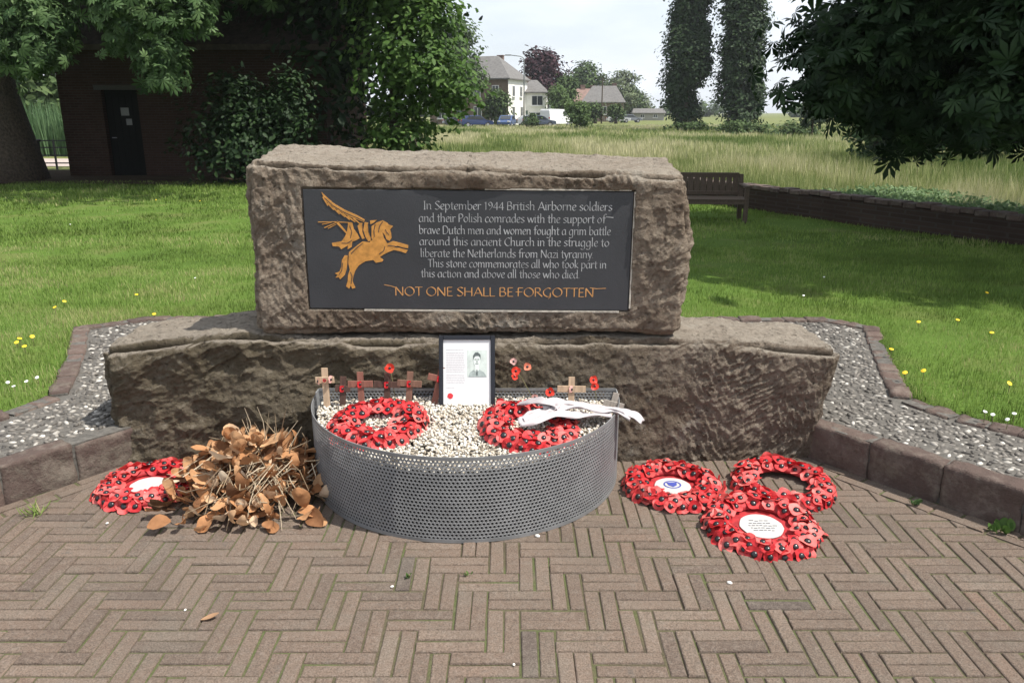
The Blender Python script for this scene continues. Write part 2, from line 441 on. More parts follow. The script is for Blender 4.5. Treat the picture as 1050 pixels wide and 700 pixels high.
# ------------------------------------------------------------------ brick paving, double herringbone
def clip(poly, p, n):
    """keep the side where (q-p).n <= 0"""
    out = []
    for i in range(len(poly)):
        a, b = poly[i], poly[(i + 1) % len(poly)]
        da = (a[0] - p[0]) * n[0] + (a[1] - p[1]) * n[1]; db = (b[0] - p[0]) * n[0] + (b[1] - p[1]) * n[1]
        if da <= 0: out.append(a)
        if (da < 0 < db) or (db < 0 < da):
            t = da / (da - db); out.append((a[0] + (b[0] - a[0]) * t, a[1] + (b[1] - a[1]) * t))
    return out
def brick_ngon(m, poly, z, tint, rnd=.004, tl=(0, 0)):
    ar = sum(poly[i][0] * poly[(i + 1) % len(poly)][1] - poly[(i + 1) % len(poly)][0] * poly[i][1] for i in range(len(poly))) / 2
    if abs(ar) < .0006: return
    n = len(poly); cx = sum(p[0] for p in poly) / n; cy = sum(p[1] for p in poly) / n
    def ins(p, d):
        vx, vy = cx - p[0], cy - p[1]; L = math.hypot(vx, vy) + 1e-6
        sx = math.copysign(min(abs(vx), d), vx); sy = math.copysign(min(abs(vy), d), vy)
        return (p[0] + sx, p[1] + sy)
    V = []
    j = [random.uniform(-.0012, .0012) for _ in range(2 * n)]
    for lev, (d, dz) in enumerate(((0, -.05), (0, -.007), (.002, -.002), (rnd + .001, 0))):
        for i, p in enumerate(poly):
            q = ins(p, d); V.append((q[0] + j[2 * i], q[1] + j[2 * i + 1], z + dz + (q[0] - cx) * tl[0] + (q[1] - cy) * tl[1]))
    F = []
    for lev in range(3):
        for i in range(n): F.append((lev * n + i, lev * n + (i + 1) % n, (lev + 1) * n + (i + 1) % n, (lev + 1) * n + i))
    F.append(tuple(range(3 * n, 4 * n)))
    m.add(V, F, 0, tint)
def lineinfo(a, b, side):
    d = Vector((b[0] - a[0], b[1] - a[1])).normalized(); n = Vector((-d.y, d.x)) * side
    return d, n
def paving():
    U = .1065; g = .0046; L = 2 * U - g; Wd = U - g
    dR, nR = lineinfo(RK[0], RK[1], 1); dL, nL = lineinfo(LK[0], LK[1], -1)
    if nR.x < 0: nR = -nR
    if nL.x > 0: nL = -nL
    row = .112
    pR = (RK[0][0] - nR.x * row, RK[0][1] - nR.y * row); pL = (LK[0][0] - nL.x * row, LK[0][1] - nL.y * row)
    m = MB()
    x0, y0 = .028, .012
    for i in range(-36, 36):
        for j in range(-36, 36):
            t = (i + j) % 4
            if t == 0: bw = [(i * U, j * U + k * U / 2, 2 * U - g, U / 2 - g) for k in (0, 1)]
            elif t == 2: bw = [(i * U + k * U / 2, j * U, U / 2 - g, 2 * U - g) for k in (0, 1)]
            else: continue
            for (bx, by, w, h) in bw:
                bx += x0; by += y0
                cx, cy = bx + w / 2, by + h / 2
                if cy > 3.5 or cy < -3.2 or abs(cx) > 3.7: continue
                rot = random.gauss(0, .007); c, s = math.cos(rot), math.sin(rot)
                jx, jy = random.gauss(0, .0012), random.gauss(0, .0012)
                poly = [(cx + jx + (px * c - py * s), cy + jy + (px * s + py * c)) for px, py in ((-w / 2, -h / 2), (w / 2, -h / 2), (w / 2, h / 2), (-w / 2, h / 2))]
                poly = clip(poly, pR, nR)
                if len(poly) > 2: poly = clip(poly, pL, nL)
                if len(poly) > 2: poly = clip(poly, (3.5 - .01, 0), (1, 0))
                if len(poly) > 2: poly = clip(poly, (-3.7 + .01, 0), (-1, 0))
                if len(poly) > 2:
                    brick_ngon(m, poly, max(-.0022, random.gauss(0, .0016) - .0005), min(1, max(0, random.gauss(.52, .18))), tl=(random.gauss(0, .006), random.gauss(0, .006)))
    for (A, d, n) in ((RK[0], dR, nR), (LK[0], dL, nL)):
        for r in range(2):
            s = -.2 + r * .1
            while s < 3.2:
                o0 = -row + .006 + r * (.053); o1 = o0 + .047
                q = [(A[0] + d.x * a + n.x * b, A[1] + d.y * a + n.y * b) for a, b in ((s, o0), (s + .2, o0), (s + .2, o1), (s, o1))]
                brick_ngon(m, q, random.gauss(0, .002), min(1, max(0, random.gauss(.4, .22)))); s += .207
    o = m.build("paving", M_PAVE); tag(o, "brown clay pavers laid in a double herringbone", "paving", kind="structure")
    m = MB(); P = [RK[0], RK[1], RK[2], LK[2], LK[1], LK[0]]
    P = [(1.45, 3.7)] + [(x + (.05 if x > 0 else -.05), y) for x, y in P] + [(-1.8, 3.7)]
    m.add([(x, y, -.0062) for x, y in P], [tuple(range(len(P)))])
    # joint bed as a fine sheet with an uneven surface
    o = m.build("paving_bed", M_JOINT, tri=True); tag(o, "sandy mossy joint bed between the pavers", "paving", kind="structure")
paving()

# ------------------------------------------------------------------ rough hewn stones
def rock(hx, hy, hz, r, res, fn):
    """rounded box on a fine grid; fn(P, N) -> displacement"""
    Vs = []; Fs = []; base = 0
    def grid(ax, sg):
        nonlocal base
        h = [hx, hy, hz]; o = [k for k in range(3) if k != ax]
        nu = max(2, int(2 * h[o[0]] / res)); nv = max(2, int(2 * h[o[1]] / res))
        u = np.linspace(-h[o[0]], h[o[0]], nu + 1); v = np.linspace(-h[o[1]], h[o[1]], nv + 1)
        A, B = np.meshgrid(u, v); P = np.zeros((A.size, 3)); P[:, o[0]] = A.ravel(); P[:, o[1]] = B.ravel(); P[:, ax] = sg * h[ax]
        I = np.arange(A.size).reshape(nv + 1, nu + 1)
        F = np.stack([I[:-1, :-1], I[:-1, 1:], I[1:, 1:], I[1:, :-1]], -1).reshape(-1, 4)
        flip = (sg > 0) != (ax != 1)
        if flip: F = F[:, ::-1]
        Vs.append(P); Fs.append(F + base); base += len(P)
    for ax in range(3):
        for sg in (-1, 1): grid(ax, sg)
    P = np.concatenate(Vs); F = np.concatenate(Fs)
    key = np.round(P * 2000).astype(np.int64); _, first, inv = np.unique(key, axis=0, return_index=True, return_inverse=True)
    P = P[first]; F = inv.ravel()[F]
    H = np.array([hx, hy, hz]); inner = np.clip(P, -H + r, H - r); N = P - inner
    N /= np.linalg.norm(N, axis=1, keepdims=True) + 1e-9
    Q = inner + N * r
    return Q, N, F
def ridge(P, s, seed): return 1 - np.abs(vn(P, s, seed)) * 2
def tooling(P, ang, su, sv, seed):
    c, s = math.cos(ang), math.sin(ang)
    u = P[:, 0] * c + P[:, 2] * s; w = -P[:, 0] * s + P[:, 2] * c
    wob = vn(P, 6, seed + 3) * .02
    Q = np.stack([u * su, (w + wob) * sv, P[:, 1] * 20], 1)
    return vn(Q, 1.0, seed)

PLX, PLZ, PLW, PLH = -.19, .974, 1.40, .516    # plaque centre and size
def chisel(P, ang, step, seed, length=.09):
    """saw-tooth chisel strokes in short broken rows"""
    c, s = math.cos(ang), math.sin(ang)
    u = P[:, 0] * c + P[:, 2] * s; w = -P[:, 0] * s + P[:, 2] * c
    w = w + .018 * vn(P, 9, seed) + .030 * vn(P, 3.5, seed + 1)
    row = np.floor(w / step); f = w / step - row
    k = _hash(row.astype(np.int64), np.floor(u / length + _hash(row.astype(np.int64), row.astype(np.int64) * 0, row.astype(np.int64) * 0, seed + 5) * 7).astype(np.int64), row.astype(np.int64) * 0, seed + 9)
    saw = np.where(f < .75, f / .75, (1 - f) / .25)
    return (saw - .5) * (.35 + .9 * k) + (k - .5) * .5
def scoop(A, B, ang, la, lb, seed, warp=.012, pw=1.0):
    """hewn surface: concave chips meeting in sharp ridges; la x lb is the chip size"""
    P3 = np.stack([A, B, A * 0], 1); wa = vn(P3, 11, seed) * warp + vn(P3, 4, seed + 1) * warp * 2.2; wb = vn(P3, 11, seed + 2) * warp + vn(P3, 4, seed + 3) * warp * 2.2
    c, s = math.cos(ang), math.sin(ang); A = A + wa; B = B + wb
    u = (A * c + B * s) / la; w = (-A * s + B * c) / lb
    iu = np.floor(u).astype(np.int64); iw = np.floor(w).astype(np.int64); best = np.full(len(u), 9.0); lev = np.zeros(len(u)); z = iu * 0
    for du in (-1, 0, 1):
        for dw in (-1, 0, 1):
            cu = iu + du; cw = iw + dw
            hx_ = _hash(cu, cw, z, seed + 5); hy_ = _hash(cu, cw, z, seed + 6)
            d2 = (u - cu - .1 - .8 * hx_) ** 2 + (w - cw - .1 - .8 * hy_) ** 2
            m_ = d2 < best; best = np.where(m_, d2, best); lev = np.where(m_, _hash(cu, cw, z, seed + 7), lev)
    return np.minimum(best, 1.1) ** pw + (lev - .5) * .45
def crease(P, s, seed, o=4):
    r = 0; a = 1
    for k in range(o): r = r + a * (np.abs(vn(P, s * 2.1 ** k, seed + 13 * k)) - .3); a *= .55
    return r
STONE_Y = 3.41                                  # plaque plane
mem = empty("memorial_stone", (-.19, 3.63, .60)); mem.rotation_euler = (0, R(.45), 0)
tag(mem, "rough hewn brown sandstone block carrying the dark inscribed plaque", "memorial stone")
def upper():
    hx, hy, hz = .942, .235, .378
    Q, N, F = rock(hx, hy, hz, .04, .0052, None)
    front = np.clip(-N[:, 1], 0, 1); sidef = np.abs(N[:, 0]); topf = np.clip(N[:, 2], 0, 1)
    x, y, z = Q[:, 0], Q[:, 1], Q[:, 2]
    pm = np.clip(.5 + 1.6 * fbm(Q, 2.2, 2, 66), 0, 1); calm = np.clip(.55 + .9 * fbm(Q, 3.1, 2, 67), .12, 1)
    d = .017 * fbm(Q, 3.0, 3, 11) + .0035 * fbm(Q, 30, 3, 5)
    d += front * (.013 * (scoop(x, z, R(35), .13, .08, 201) - .4) + calm * .016 * (pm * scoop(x, z, R(60), .055, .019, 211) + (1 - pm) * scoop(x, z, R(115), .05, .020, 221) - .4))
    d += sidef * (.014 * (scoop(y, z, R(30), .11, .07, 231) - .4) + .012 * (scoop(y, z, R(60), .05, .02, 241) - .4))
    d += topf * (.010 * (scoop(x, y, R(10), .16, .10, 251) - .4) + .006 * (scoop(x, y, R(40), .04, .025, 261) - .4))
    d *= 1 - .2 * topf
    # chipped edges
    edge = 1 - np.abs(N).max(1); d -= edge * (.03 + .11 * np.clip(fbm(Q, 6, 3, 71) + .1, 0, 1))
    V = Q + N * d[:, None]
    # top slopes a little down to the right, and thins to the back; sides lean
    tz = (Q[:, 2] + hz) / (2 * hz)
    V[:, 2] += tz * (-.024 * Q[:, 0] / hx) + tz * .028 * (Q[:, 1] / hy)
    V[:, 0] += .012 * np.sin(Q[:, 2] * 6 + 1) * np.sign(Q[:, 0]) - np.sign(Q[:, 0]) * .018 * (tz - .5)
    V[:, 1] += .02 * fbm(Q, 1.3, 2, 91) * (1 - front)
    # recess for the plaque
    lx, lz = PLX + .19, PLZ - .60 - hz
    yf = STONE_Y - 3.63
    mx = np.abs(V[:, 0] - lx) - PLW / 2; mz = np.abs(V[:, 2] - lz) - PLH / 2
    dd = np.maximum(mx, mz); isf = V[:, 1] < -hy * .5
    w = np.clip(1 - (dd - .004) / .05, 0, 1); w = w * w * (3 - 2 * w)
    lim = yf + .012
    V[:, 1] = np.where(isf & (dd < .006), lim, np.where(isf, V[:, 1] * (1 - w * .65) + (yf - .004) * w * .65, V[:, 1]))
    V[:, 2] += hz
    o = link_mesh("stone_block", np_mesh("stone_block", V, F, M_UPPER, smooth=True), mem)
upper()

# --- plaque, lettering and emblem
def m_slate():
    k = NT("slate"); v = k.coord(); n1 = k.noise(v, 3, 5); n2 = k.noise(v, 160, 3)
    c = k.ramp(n1, [(.3, (.030, .032, .037)), (.7, (.042, .044, .050))])
    return k.pbr(c, k.ramp(n1, [(.3, .42), (.7, .55)]), k.bump(n2, .0008), 0, .45)
M_SLATE = m_slate()
M_LETTER = m_plain("pale_lettering", (.36, .37, .38), .8, var=.3, scale=25)
M_GOLD = m_plain("gold_leaf", (.60, .29, .075), .5, metal=.35, var=.25, scale=40)
M_GOLDL = m_plain("gold_lettering", (.58, .30, .11), .6, metal=.1, var=.2, scale=30)
plz0 = PLZ - .60
m = MB(); m.box((0, STONE_Y + .009 - 3.63, plz0), (PLW, .022, PLH), bev=.0025)
plaque = m.build("plaque", M_SLATE, mem)
m = MB()
yy = STONE_Y + .004 - 3.63
m.box((PLW / 2 + .006, yy, plz0 + .005), (.007, .018, PLH * .98)); m.box((.1, yy, plz0 - PLH / 2 - .006), (PLW * .8, .018, .007)); m.box((.38, yy, plz0 + PLH / 2 + .006), (.62, .018, .006))
m.build("mortar_edge", m_plain("pale_mortar", (.40, .37, .32), .95, var=.3, scale=50, bump=.004), plaque)

def spl(pts, n=5):
    out = []
    P = [np.array(p, float) for p in pts]; closed = len(P) > 3 and np.allclose(P[0], P[-1])
    for i in range(len(P) - 1):
        p1, p2 = P[i], P[i + 1]
        p0 = P[i - 1] if i > 0 else (P[-2] if closed else 2 * p1 - p2)
        p3 = P[i + 2] if i + 2 < len(P) else (P[1] if closed else 2 * p2 - p1)
        for k in range(n):
            t = k / n
            out.append(.5 * ((2 * p1) + (-p0 + p2) * t + (2 * p0 - 5 * p1 + 4 * p2 - p3) * t * t + (-p0 + 3 * p1 - 3 * p2 + p3) * t ** 3))
    out.append(P[-1]); return out
bowl = ['c', (.5, .85), (.3, 1), (.08, .62), (.12, .12), (.28, .0), (.5, .32)]
bb = ['c', (.1, .72), (.3, 1), (.52, .72), (.5, .28), (.3, 0), (.1, .12)]
arch = [['l', (.02, .97), (.1, 1), (.1, 0)], ['c', (.1, .68), (.3, .99), (.48, .8), (.48, .45)], ['l', (.48, .5), (.48, .03), (.58, .05)]]
O = ['c', (.3, 1), (.08, .62), (.1, .25), (.3, 0), (.52, .38), (.5, .75), (.3, 1)]
G = {
 'a': (.64, [bowl, ['l', (.5, 1), (.5, .08), (.6, .05)]]), 'b': (.62, [['l', (.02, 1.62), (.1, 1.66), (.1, .08)], bb]),
 'c': (.5, [['c', (.46, .85), (.28, 1), (.08, .66), (.1, .2), (.27, 0), (.46, .14)]]),
 'd': (.64, [bowl, ['l', (.42, 1.62), (.5, 1.66), (.5, .08), (.6, .05)]]),
 'e': (.52, [['c', (.1, .48), (.36, .58), (.44, .82), (.28, 1), (.08, .66), (.1, .2), (.27, 0), (.47, .15)]]),
 'f': (.42, [['c', (.5, 1.6), (.36, 1.68), (.2, 1.45), (.2, .9)], ['l', (.2, 1), (.2, 0)], ['l', (.03, .95), (.42, .95)]]),
 'g': (.64, [bowl, ['l', (.5, 1), (.5, -.25)], ['c', (.5, -.2), (.42, -.52), (.22, -.58), (.05, -.46)]]),
 'h': (.64, [['l', (.02, 1.62), (.1, 1.66), (.1, 0)], arch[1], arch[2]]),
 'i': (.27, [['l', (.02, .97), (.1, 1), (.1, .06), (.2, .04)], ['l', (.1, 1.34), (.15, 1.42)]]),
 'k': (.56, [['l', (.02, 1.62), (.1, 1.66), (.1, 0)], ['l', (.46, 1), (.14, .5), (.5, .02)]]),
 'l': (.28, [['l', (.02, 1.62), (.1, 1.66), (.1, .06), (.21, .04)]]),
 'm': (.98, [['l', (.02, .97), (.1, 1), (.1, 0)], ['c', (.1, .68), (.28, .99), (.45, .8), (.45, .45)], ['l', (.45, .5), (.45, 0)], ['c', (.45, .68), (.64, .99), (.81, .8), (.81, .45)], ['l', (.81, .5), (.81, .03), (.91, .05)]]),
 'n': (.64, arch), 'o': (.62, [O]), 'p': (.62, [['l', (.02, .97), (.1, 1), (.1, -.58)], bb]),
 'r': (.44, [['l', (.02, .97), (.1, 1), (.1, 0)], ['c', (.1, .66), (.24, .97), (.42, .92)]]),
 's': (.48, [['c', (.42, .88), (.25, 1), (.08, .78), (.25, .53), (.42, .26), (.25, 0), (.05, .12)]]),
 't': (.4, [['l', (.18, 1.35), (.18, .2)], ['c', (.18, .22), (.25, 0), (.38, .07)], ['l', (.02, .96), (.38, .96)]]),
 'u': (.64, [['l', (.02, .97), (.1, 1), (.1, .35)], ['c', (.1, .36), (.16, .02), (.34, .05), (.48, .35)], ['l', (.48, 1), (.48, .06), (.58, .05)]]),
 'v': (.55, [['l', (.04, 1), (.27, .02), (.5, 1)]]), 'w': (.86, [['l', (.04, 1), (.24, .02), (.43, .92), (.62, .02), (.82, 1)]]),
 'y': (.56, [['l', (.04, 1), (.28, .06)], ['l', (.52, 1), (.2, -.5), (.04, -.52)]]),
 'z': (.5, [['l', (.06, .96), (.46, .96), (.05, .04), (.48, .04)]]), '.': (.22, [['l', (.06, .02), (.11, .1)]]), ' ': (.3, []),
 'I': (.3, [['l', (.12, 1.5), (.12, 0)], ['l', (.03, 1.5), (.21, 1.5)], ['l', (.03, 0), (.21, 0)]]),
 'S': (.62, [['c', (.55, 1.36), (.33, 1.52), (.1, 1.2), (.33, .8), (.55, .38), (.3, -.02), (.05, .15)]]),
 'B': (.7, [['l', (.1, 1.5), (.1, 0)], ['c', (.1, 1.5), (.42, 1.48), (.5, 1.15), (.4, .84), (.12, .8)], ['c', (.12, .8), (.46, .76), (.6, .42), (.44, .04), (.1, 0)]]),
 'A': (.8, [['l', (.04, 0), (.4, 1.52), (.76, 0)], ['l', (.18, .5), (.62, .5)]]),
 'P': (.62, [['l', (.1, 1.5), (.1, 0)], ['c', (.1, 1.5), (.42, 1.48), (.56, 1.12), (.42, .76), (.1, .7)]]),
 'D': (.82, [['l', (.1, 1.5), (.1, 0)], ['c', (.1, 1.5), (.5, 1.44), (.74, .8), (.52, .1), (.1, 0)]]),
 'C': (.72, [['c', (.66, 1.36), (.45, 1.52), (.12, 1.05), (.12, .4), (.42, -.02), (.68, .16)]]),
 'N': (.84, [['l', (.1, 0), (.1, 1.5), (.7, 0), (.7, 1.5)]]), 'T': (.66, [['l', (.33, 1.5), (.33, 0)], ['l', (.02, 1.47), (.64, 1.5)]]),
 'O': (.92, [['c', (.45, 1.52), (.1, 1.1), (.1, .4), (.45, -.02), (.8, .4), (.8, 1.1), (.45, 1.52)]]),
 'E': (.58, [['l', (.1, 1.5), (.1, 0)], ['l', (.1, 1.5), (.5, 1.5)], ['l', (.1, .78), (.44, .78)], ['l', (.1, 0), (.52, 0)]]),
 'H': (.84, [['l', (.1, 1.5), (.1, 0)], ['l', (.7, 1.5), (.7, 0)], ['l', (.1, .78), (.7, .78)]]),
 'L': (.55, [['l', (.1, 1.5), (.1, 0), (.52, .02)]]), 'F': (.56, [['l', (.1, 1.5), (.1, 0)], ['l', (.1, 1.5), (.5, 1.5)], ['l', (-.12, .78), (.44, .78)]]),
 'R': (.72, [['l', (.1, 1.5), (.1, 0)], ['c', (.1, 1.5), (.42, 1.48), (.52, 1.14), (.4, .82), (.12, .76)], ['l', (.26, .78), (.7, 0)]]),
 'G': (.84, [['c', (.7, 1.36), (.48, 1.52), (.12, 1.05), (.12, .4), (.42, -.02), (.68, .1)], ['l', (.68, .65), (.68, -.1), (.5, -.38)]]),
 '1': (.42, [['l', (.06, 1.2), (.22, 1.42), (.22, 0)]]), '9': (.6, [['c', (.5, 1.15), (.3, 1.42), (.1, 1.1), (.28, .72), (.5, 1.0)], ['c', (.5, 1.15), (.5, .6), (.2, 0)]]),
 '4': (.62, [['l', (.44, 0), (.44, 1.42), (.05, .45), (.6, .45)]]),
}
def lettering(name, lines, mats, y, extra=(), pen=.17, parent=None):
    V = []; F = []; zc = [0]
    def seg(p, q, w, ang):
        for (a, k) in ((ang, 1.0), (ang + math.pi / 2, .34)):
            e = np.array([math.cos(a), math.sin(a)]) * w * k / 2
            zc[0] += 1; yo = y - (zc[0] % 23) * 2.2e-5
            b = len(V)
            for s in (p - e, p + e, q + e, q - e): V.append((s[0], yo, s[1]))
            F.append((b, b + 1, b + 2, b + 3))
    for (txt, x0, x1, zb, xh) in lines:
        adv = sum(G[c][0] for c in txt); sx = (x1 - x0) / adv; x = x0
        for ch in txt:
            for st in G[ch][1]:
                pts = [np.array(p, float) for p in st[1:]] if st[0] == 'l' else spl(st[1:])
                W = [np.array([x + p[0] * sx, zb + p[1] * xh]) for p in pts]
                for i in range(len(W) - 1): seg(W[i], W[i + 1], pen * xh, R(32))
            x += G[ch][0] * sx
    for pts, w in extra:
        W = [np.array(p, float) for p in pts]
        for i in range(len(W) - 1): seg(W[i], W[i + 1], w, R(60))
    return link_mesh(name, np_mesh(name, V, F, mats), parent)
def plx(px): return (px - 478.5) / 343 * PLW
def plz(py): return plz0 + PLH / 2 - (py - 195) / 121.5 * PLH
yt = STONE_Y - .0028 - 3.63
TL = [("In September 1944 British Airborne soldiers", 432, 628.5, 213.5), ("and their Polish comrades with the support of", 426.5, 622, 226),
      ("brave Dutch men and women fought a grim battle", 426.5, 628, 238), ("around this ancient Church in the struggle to", 426.5, 627, 249.5),
      ("liberate the Netherlands from Nazi tyranny.", 427.5, 611, 261.5), ("This stone commemorates all who took part in", 435, 625, 272),
      ("this action and above all those who died.", 427.5, 597, 282.5)]
XH = PLH / 121.5 * 5.4
lettering("inscription", [(t, plx(a), plx(b), plz(y + .4), XH) for t, a, b, y in TL], M_LETTER, yt, [([(plx(622), plz(220)), (plx(630), plz(220.6))], .003)], parent=plaque)
lettering("motto", [("NOT ONE SHALL BE FORGOTTEN", plx(399), plx(613), plz(302.2), PLH / 121.5 * 6.0)], M_GOLDL, yt,
          [([(plx(388), plz(291)), (plx(395), plz(292.2)), (plx(401), plz(294))], .003), ([(plx(608), plz(292.6)), (plx(615), plz(293.5)), (plx(625), plz(293))], .003)], .2, parent=plaque)
def emblem():
    m = MB(); k = [0]
    def cv(x, y): return (plx(315 + x / 6.364), plz(190 + y / 6.364))
    def poly(pts, dy=0.0): m.prism([cv(*p) for p in pts], yt - .0012 - dy, yt + .0008 + k[0] * 1e-5); k[0] += 1
    def line(a, b, w=7):
        a = np.array(a, float); b = np.array(b, float); d = b - a; d /= np.linalg.norm(d); e = np.array([-d[1], d[0]]) * w / 2
        poly([a - e, a + e, b + e * .6, b - e * .6], .0003)
    poly([(395, 262), (430, 238), (470, 224), (498, 238), (512, 252), (538, 260), (518, 282), (524, 305), (526, 335), (512, 355), (492, 346), (482, 318), (466, 300), (474, 335), (496, 372), (535, 356), (580, 366), (636, 382), (634, 402), (604, 398), (562, 386), (540, 396),
          (575, 400), (632, 414), (618, 434), (580, 422), (540, 414), (505, 426), (468, 444), (442, 462), (466, 478), (458, 490), (414, 498), (398, 480), (345, 488), (300, 515), (272, 552), (258, 590), (250, 622), (268, 664), (247, 671), (237, 648), (226, 671), (205, 655), (218, 620), (222, 580), (236, 545), (228, 500),
          (236, 430), (290, 388), (330, 360), (380, 366), (392, 330)])
    poly([(226, 452), (222, 500), (214, 545), (200, 580), (168, 610), (160, 596), (136, 598), (152, 580), (134, 570), (166, 558), (180, 525), (186, 480), (206, 452)])
    poly([(240, 238), (268, 240), (276, 280), (300, 312), (312, 340), (290, 352), (262, 362), (256, 396), (228, 412), (232, 386), (186, 412), (172, 394), (130, 392), (124, 372), (190, 360), (214, 330), (228, 300), (236, 270)], .0002)
    poly([(74, 48), (92, 66), (150, 118), (220, 158), (300, 192), (352, 220), (345, 236), (310, 222), (245, 200), (180, 162), (120, 124), (92, 96)])
    for a, b in [((82, 78), (112, 134)), ((112, 118), (150, 160)), ((142, 140), (186, 186)), ((172, 160), (222, 204)), ((204, 180), (252, 222)), ((238, 200), (288, 236)), ((276, 212), (318, 246))]:
        line(a, b, 9.5)
    poly([(350, 236), (374, 240), (372, 300), (394, 350), (370, 360), (350, 330), (338, 290)]); poly([(322, 240), (338, 244), (332, 296), (346, 340), (326, 346), (312, 310), (300, 262)])
    poly([(386, 226), (432, 222), (410, 240), (388, 250)])
    line((40, 238), (150, 236), 5); line((150, 236), (262, 240), 5); line((165, 236), (226, 306), 15); line((80, 274), (164, 240), 6); line((104, 278), (160, 252), 5); line((66, 252), (130, 240), 5)
    k[0] = 0
    def cut(pts, w=5):
        for a, b in zip(pts[:-1], pts[1:]):
            a = np.array(a, float); b = np.array(b, float); d = b - a; d /= np.linalg.norm(d); e = np.array([-d[1], d[0]]) * w / 2
            m.prism([cv(*p) for p in (a - e, a + e, b + e * .7, b - e * .7)], yt - .0020 - k[0] * 1e-5, yt - .0010, 1); k[0] += 1
    for pts in ([(92, 84), (150, 136), (220, 176), (300, 208), (345, 228)], [(300, 262), (312, 310), (330, 350)], [(336, 246), (338, 292), (352, 336)], [(374, 246), (376, 300), (396, 352)], [(250, 260), (262, 300), (250, 340)], [(190, 372), (230, 372), (262, 352)],
                [(470, 232), (448, 262), (440, 300)], [(486, 282), (494, 300), (510, 316)], [(498, 384), (540, 388), (566, 394)], [(250, 440), (290, 402), (330, 372)], [(240, 560), (250, 590), (240, 640)], [(420, 250), (410, 290), (412, 330)], [(190, 500), (182, 550), (160, 580)], [(440, 440), (470, 420), (480, 390)]):
        cut(pts)
    m.build("winged_horse_emblem", [M_GOLD, M_SLATE], plaque, tri=True)
emblem()

# --- lower stone
def plinth():
    x0, x1, y0, y1, z0, z1 = -1.845, 1.478, 3.375, 3.87, -.12, .60
    hx, hy, hz = (x1 - x0) / 2, (y1 - y0) / 2, (z1 - z0) / 2; c = ((x0 + x1) / 2, (y0 + y1) / 2, (z0 + z1) / 2)
    Q, N, F = rock(hx, hy, hz, .055, .0056, None)
    front = np.clip(-N[:, 1], 0, 1); topf = np.clip(N[:, 2], 0, 1)
    x, y, z = Q[:, 0], Q[:, 1], Q[:, 2]; sidef = np.abs(N[:, 0])
    rt = np.clip((x + .45) / .7, 0, 1); lf = 1 - rt
    pm = np.clip(.5 + 1.8 * fbm(Q, 1.9, 2, 46), 0, 1); calm = np.clip(.6 + .9 * fbm(Q, 2.7, 2, 49), .2, 1)
    d = .012 * fbm(Q, 2.6, 3, 31) + .0035 * fbm(Q, 30, 3, 35)
    d += front * rt * (.012 * (scoop(x, z, R(30), .12, .08, 301) - .4) + calm * .023 * (pm * scoop(x, z, R(48), .055, .019, 311) + (1 - pm) * scoop(x, z, R(112), .05, .019, 321) - .4))
    d += front * lf * (.020 * fbm(Q, 4.5, 4, 44) + .022 * (scoop(x, z, R(12), .16, .09, 331) - .4) + .009 * (scoop(x, z, R(25), .05, .025, 341) - .4))
    d += sidef * (.018 * (scoop(y, z, R(30), .12, .08, 351) - .4) + .010 * (scoop(y, z, R(60), .05, .02, 361) - .4))
    d += topf * (.020 * (scoop(x, y, R(10), .2, .12, 371) - .4) + .008 * (scoop(x, y, R(40), .045, .028, 381) - .4))
    d *= (1 - .25 * topf)
    edge = 1 - np.abs(N).max(1); d -= edge * (.02 + .14 * np.clip(fbm(Q, 5, 3, 51) + .15, 0, 1))
    V = Q + N * d[:, None]
    tz = (Q[:, 2] + hz) / (2 * hz)
    wx = Q[:, 0] + c[0]
    V[:, 2] += tz * np.interp(wx, [-1.82, -1.2, -.95, -.7, .7, 1.0, 1.45], [-.055, .02, .005, -.012, -.01, -.025, -.065])
    V[:, 1] += -.03 * tz * np.clip((wx + .9) / .3, -1, 0) * 0 + .015 * np.sin(wx * 2.2) * front
    V[:, 0] += np.where(wx > 1.2, (tz - 1) * .10 * np.clip((wx - 1.2) / .25, 0, 1), 0)   # right end undercut
    V[:, 1] += np.where(wx > 1.0, (1 - tz) * .05 * np.clip((wx - 1.0) / .4, 0, 1) * front, 0)
    o = link_mesh("plinth_stone", np_mesh("plinth_stone", V, F, M_BASE, smooth=True), None, c)
    tag(o, "long low rough sandstone block, mossy at its left end, under the memorial stone", "plinth stone")
plinth()

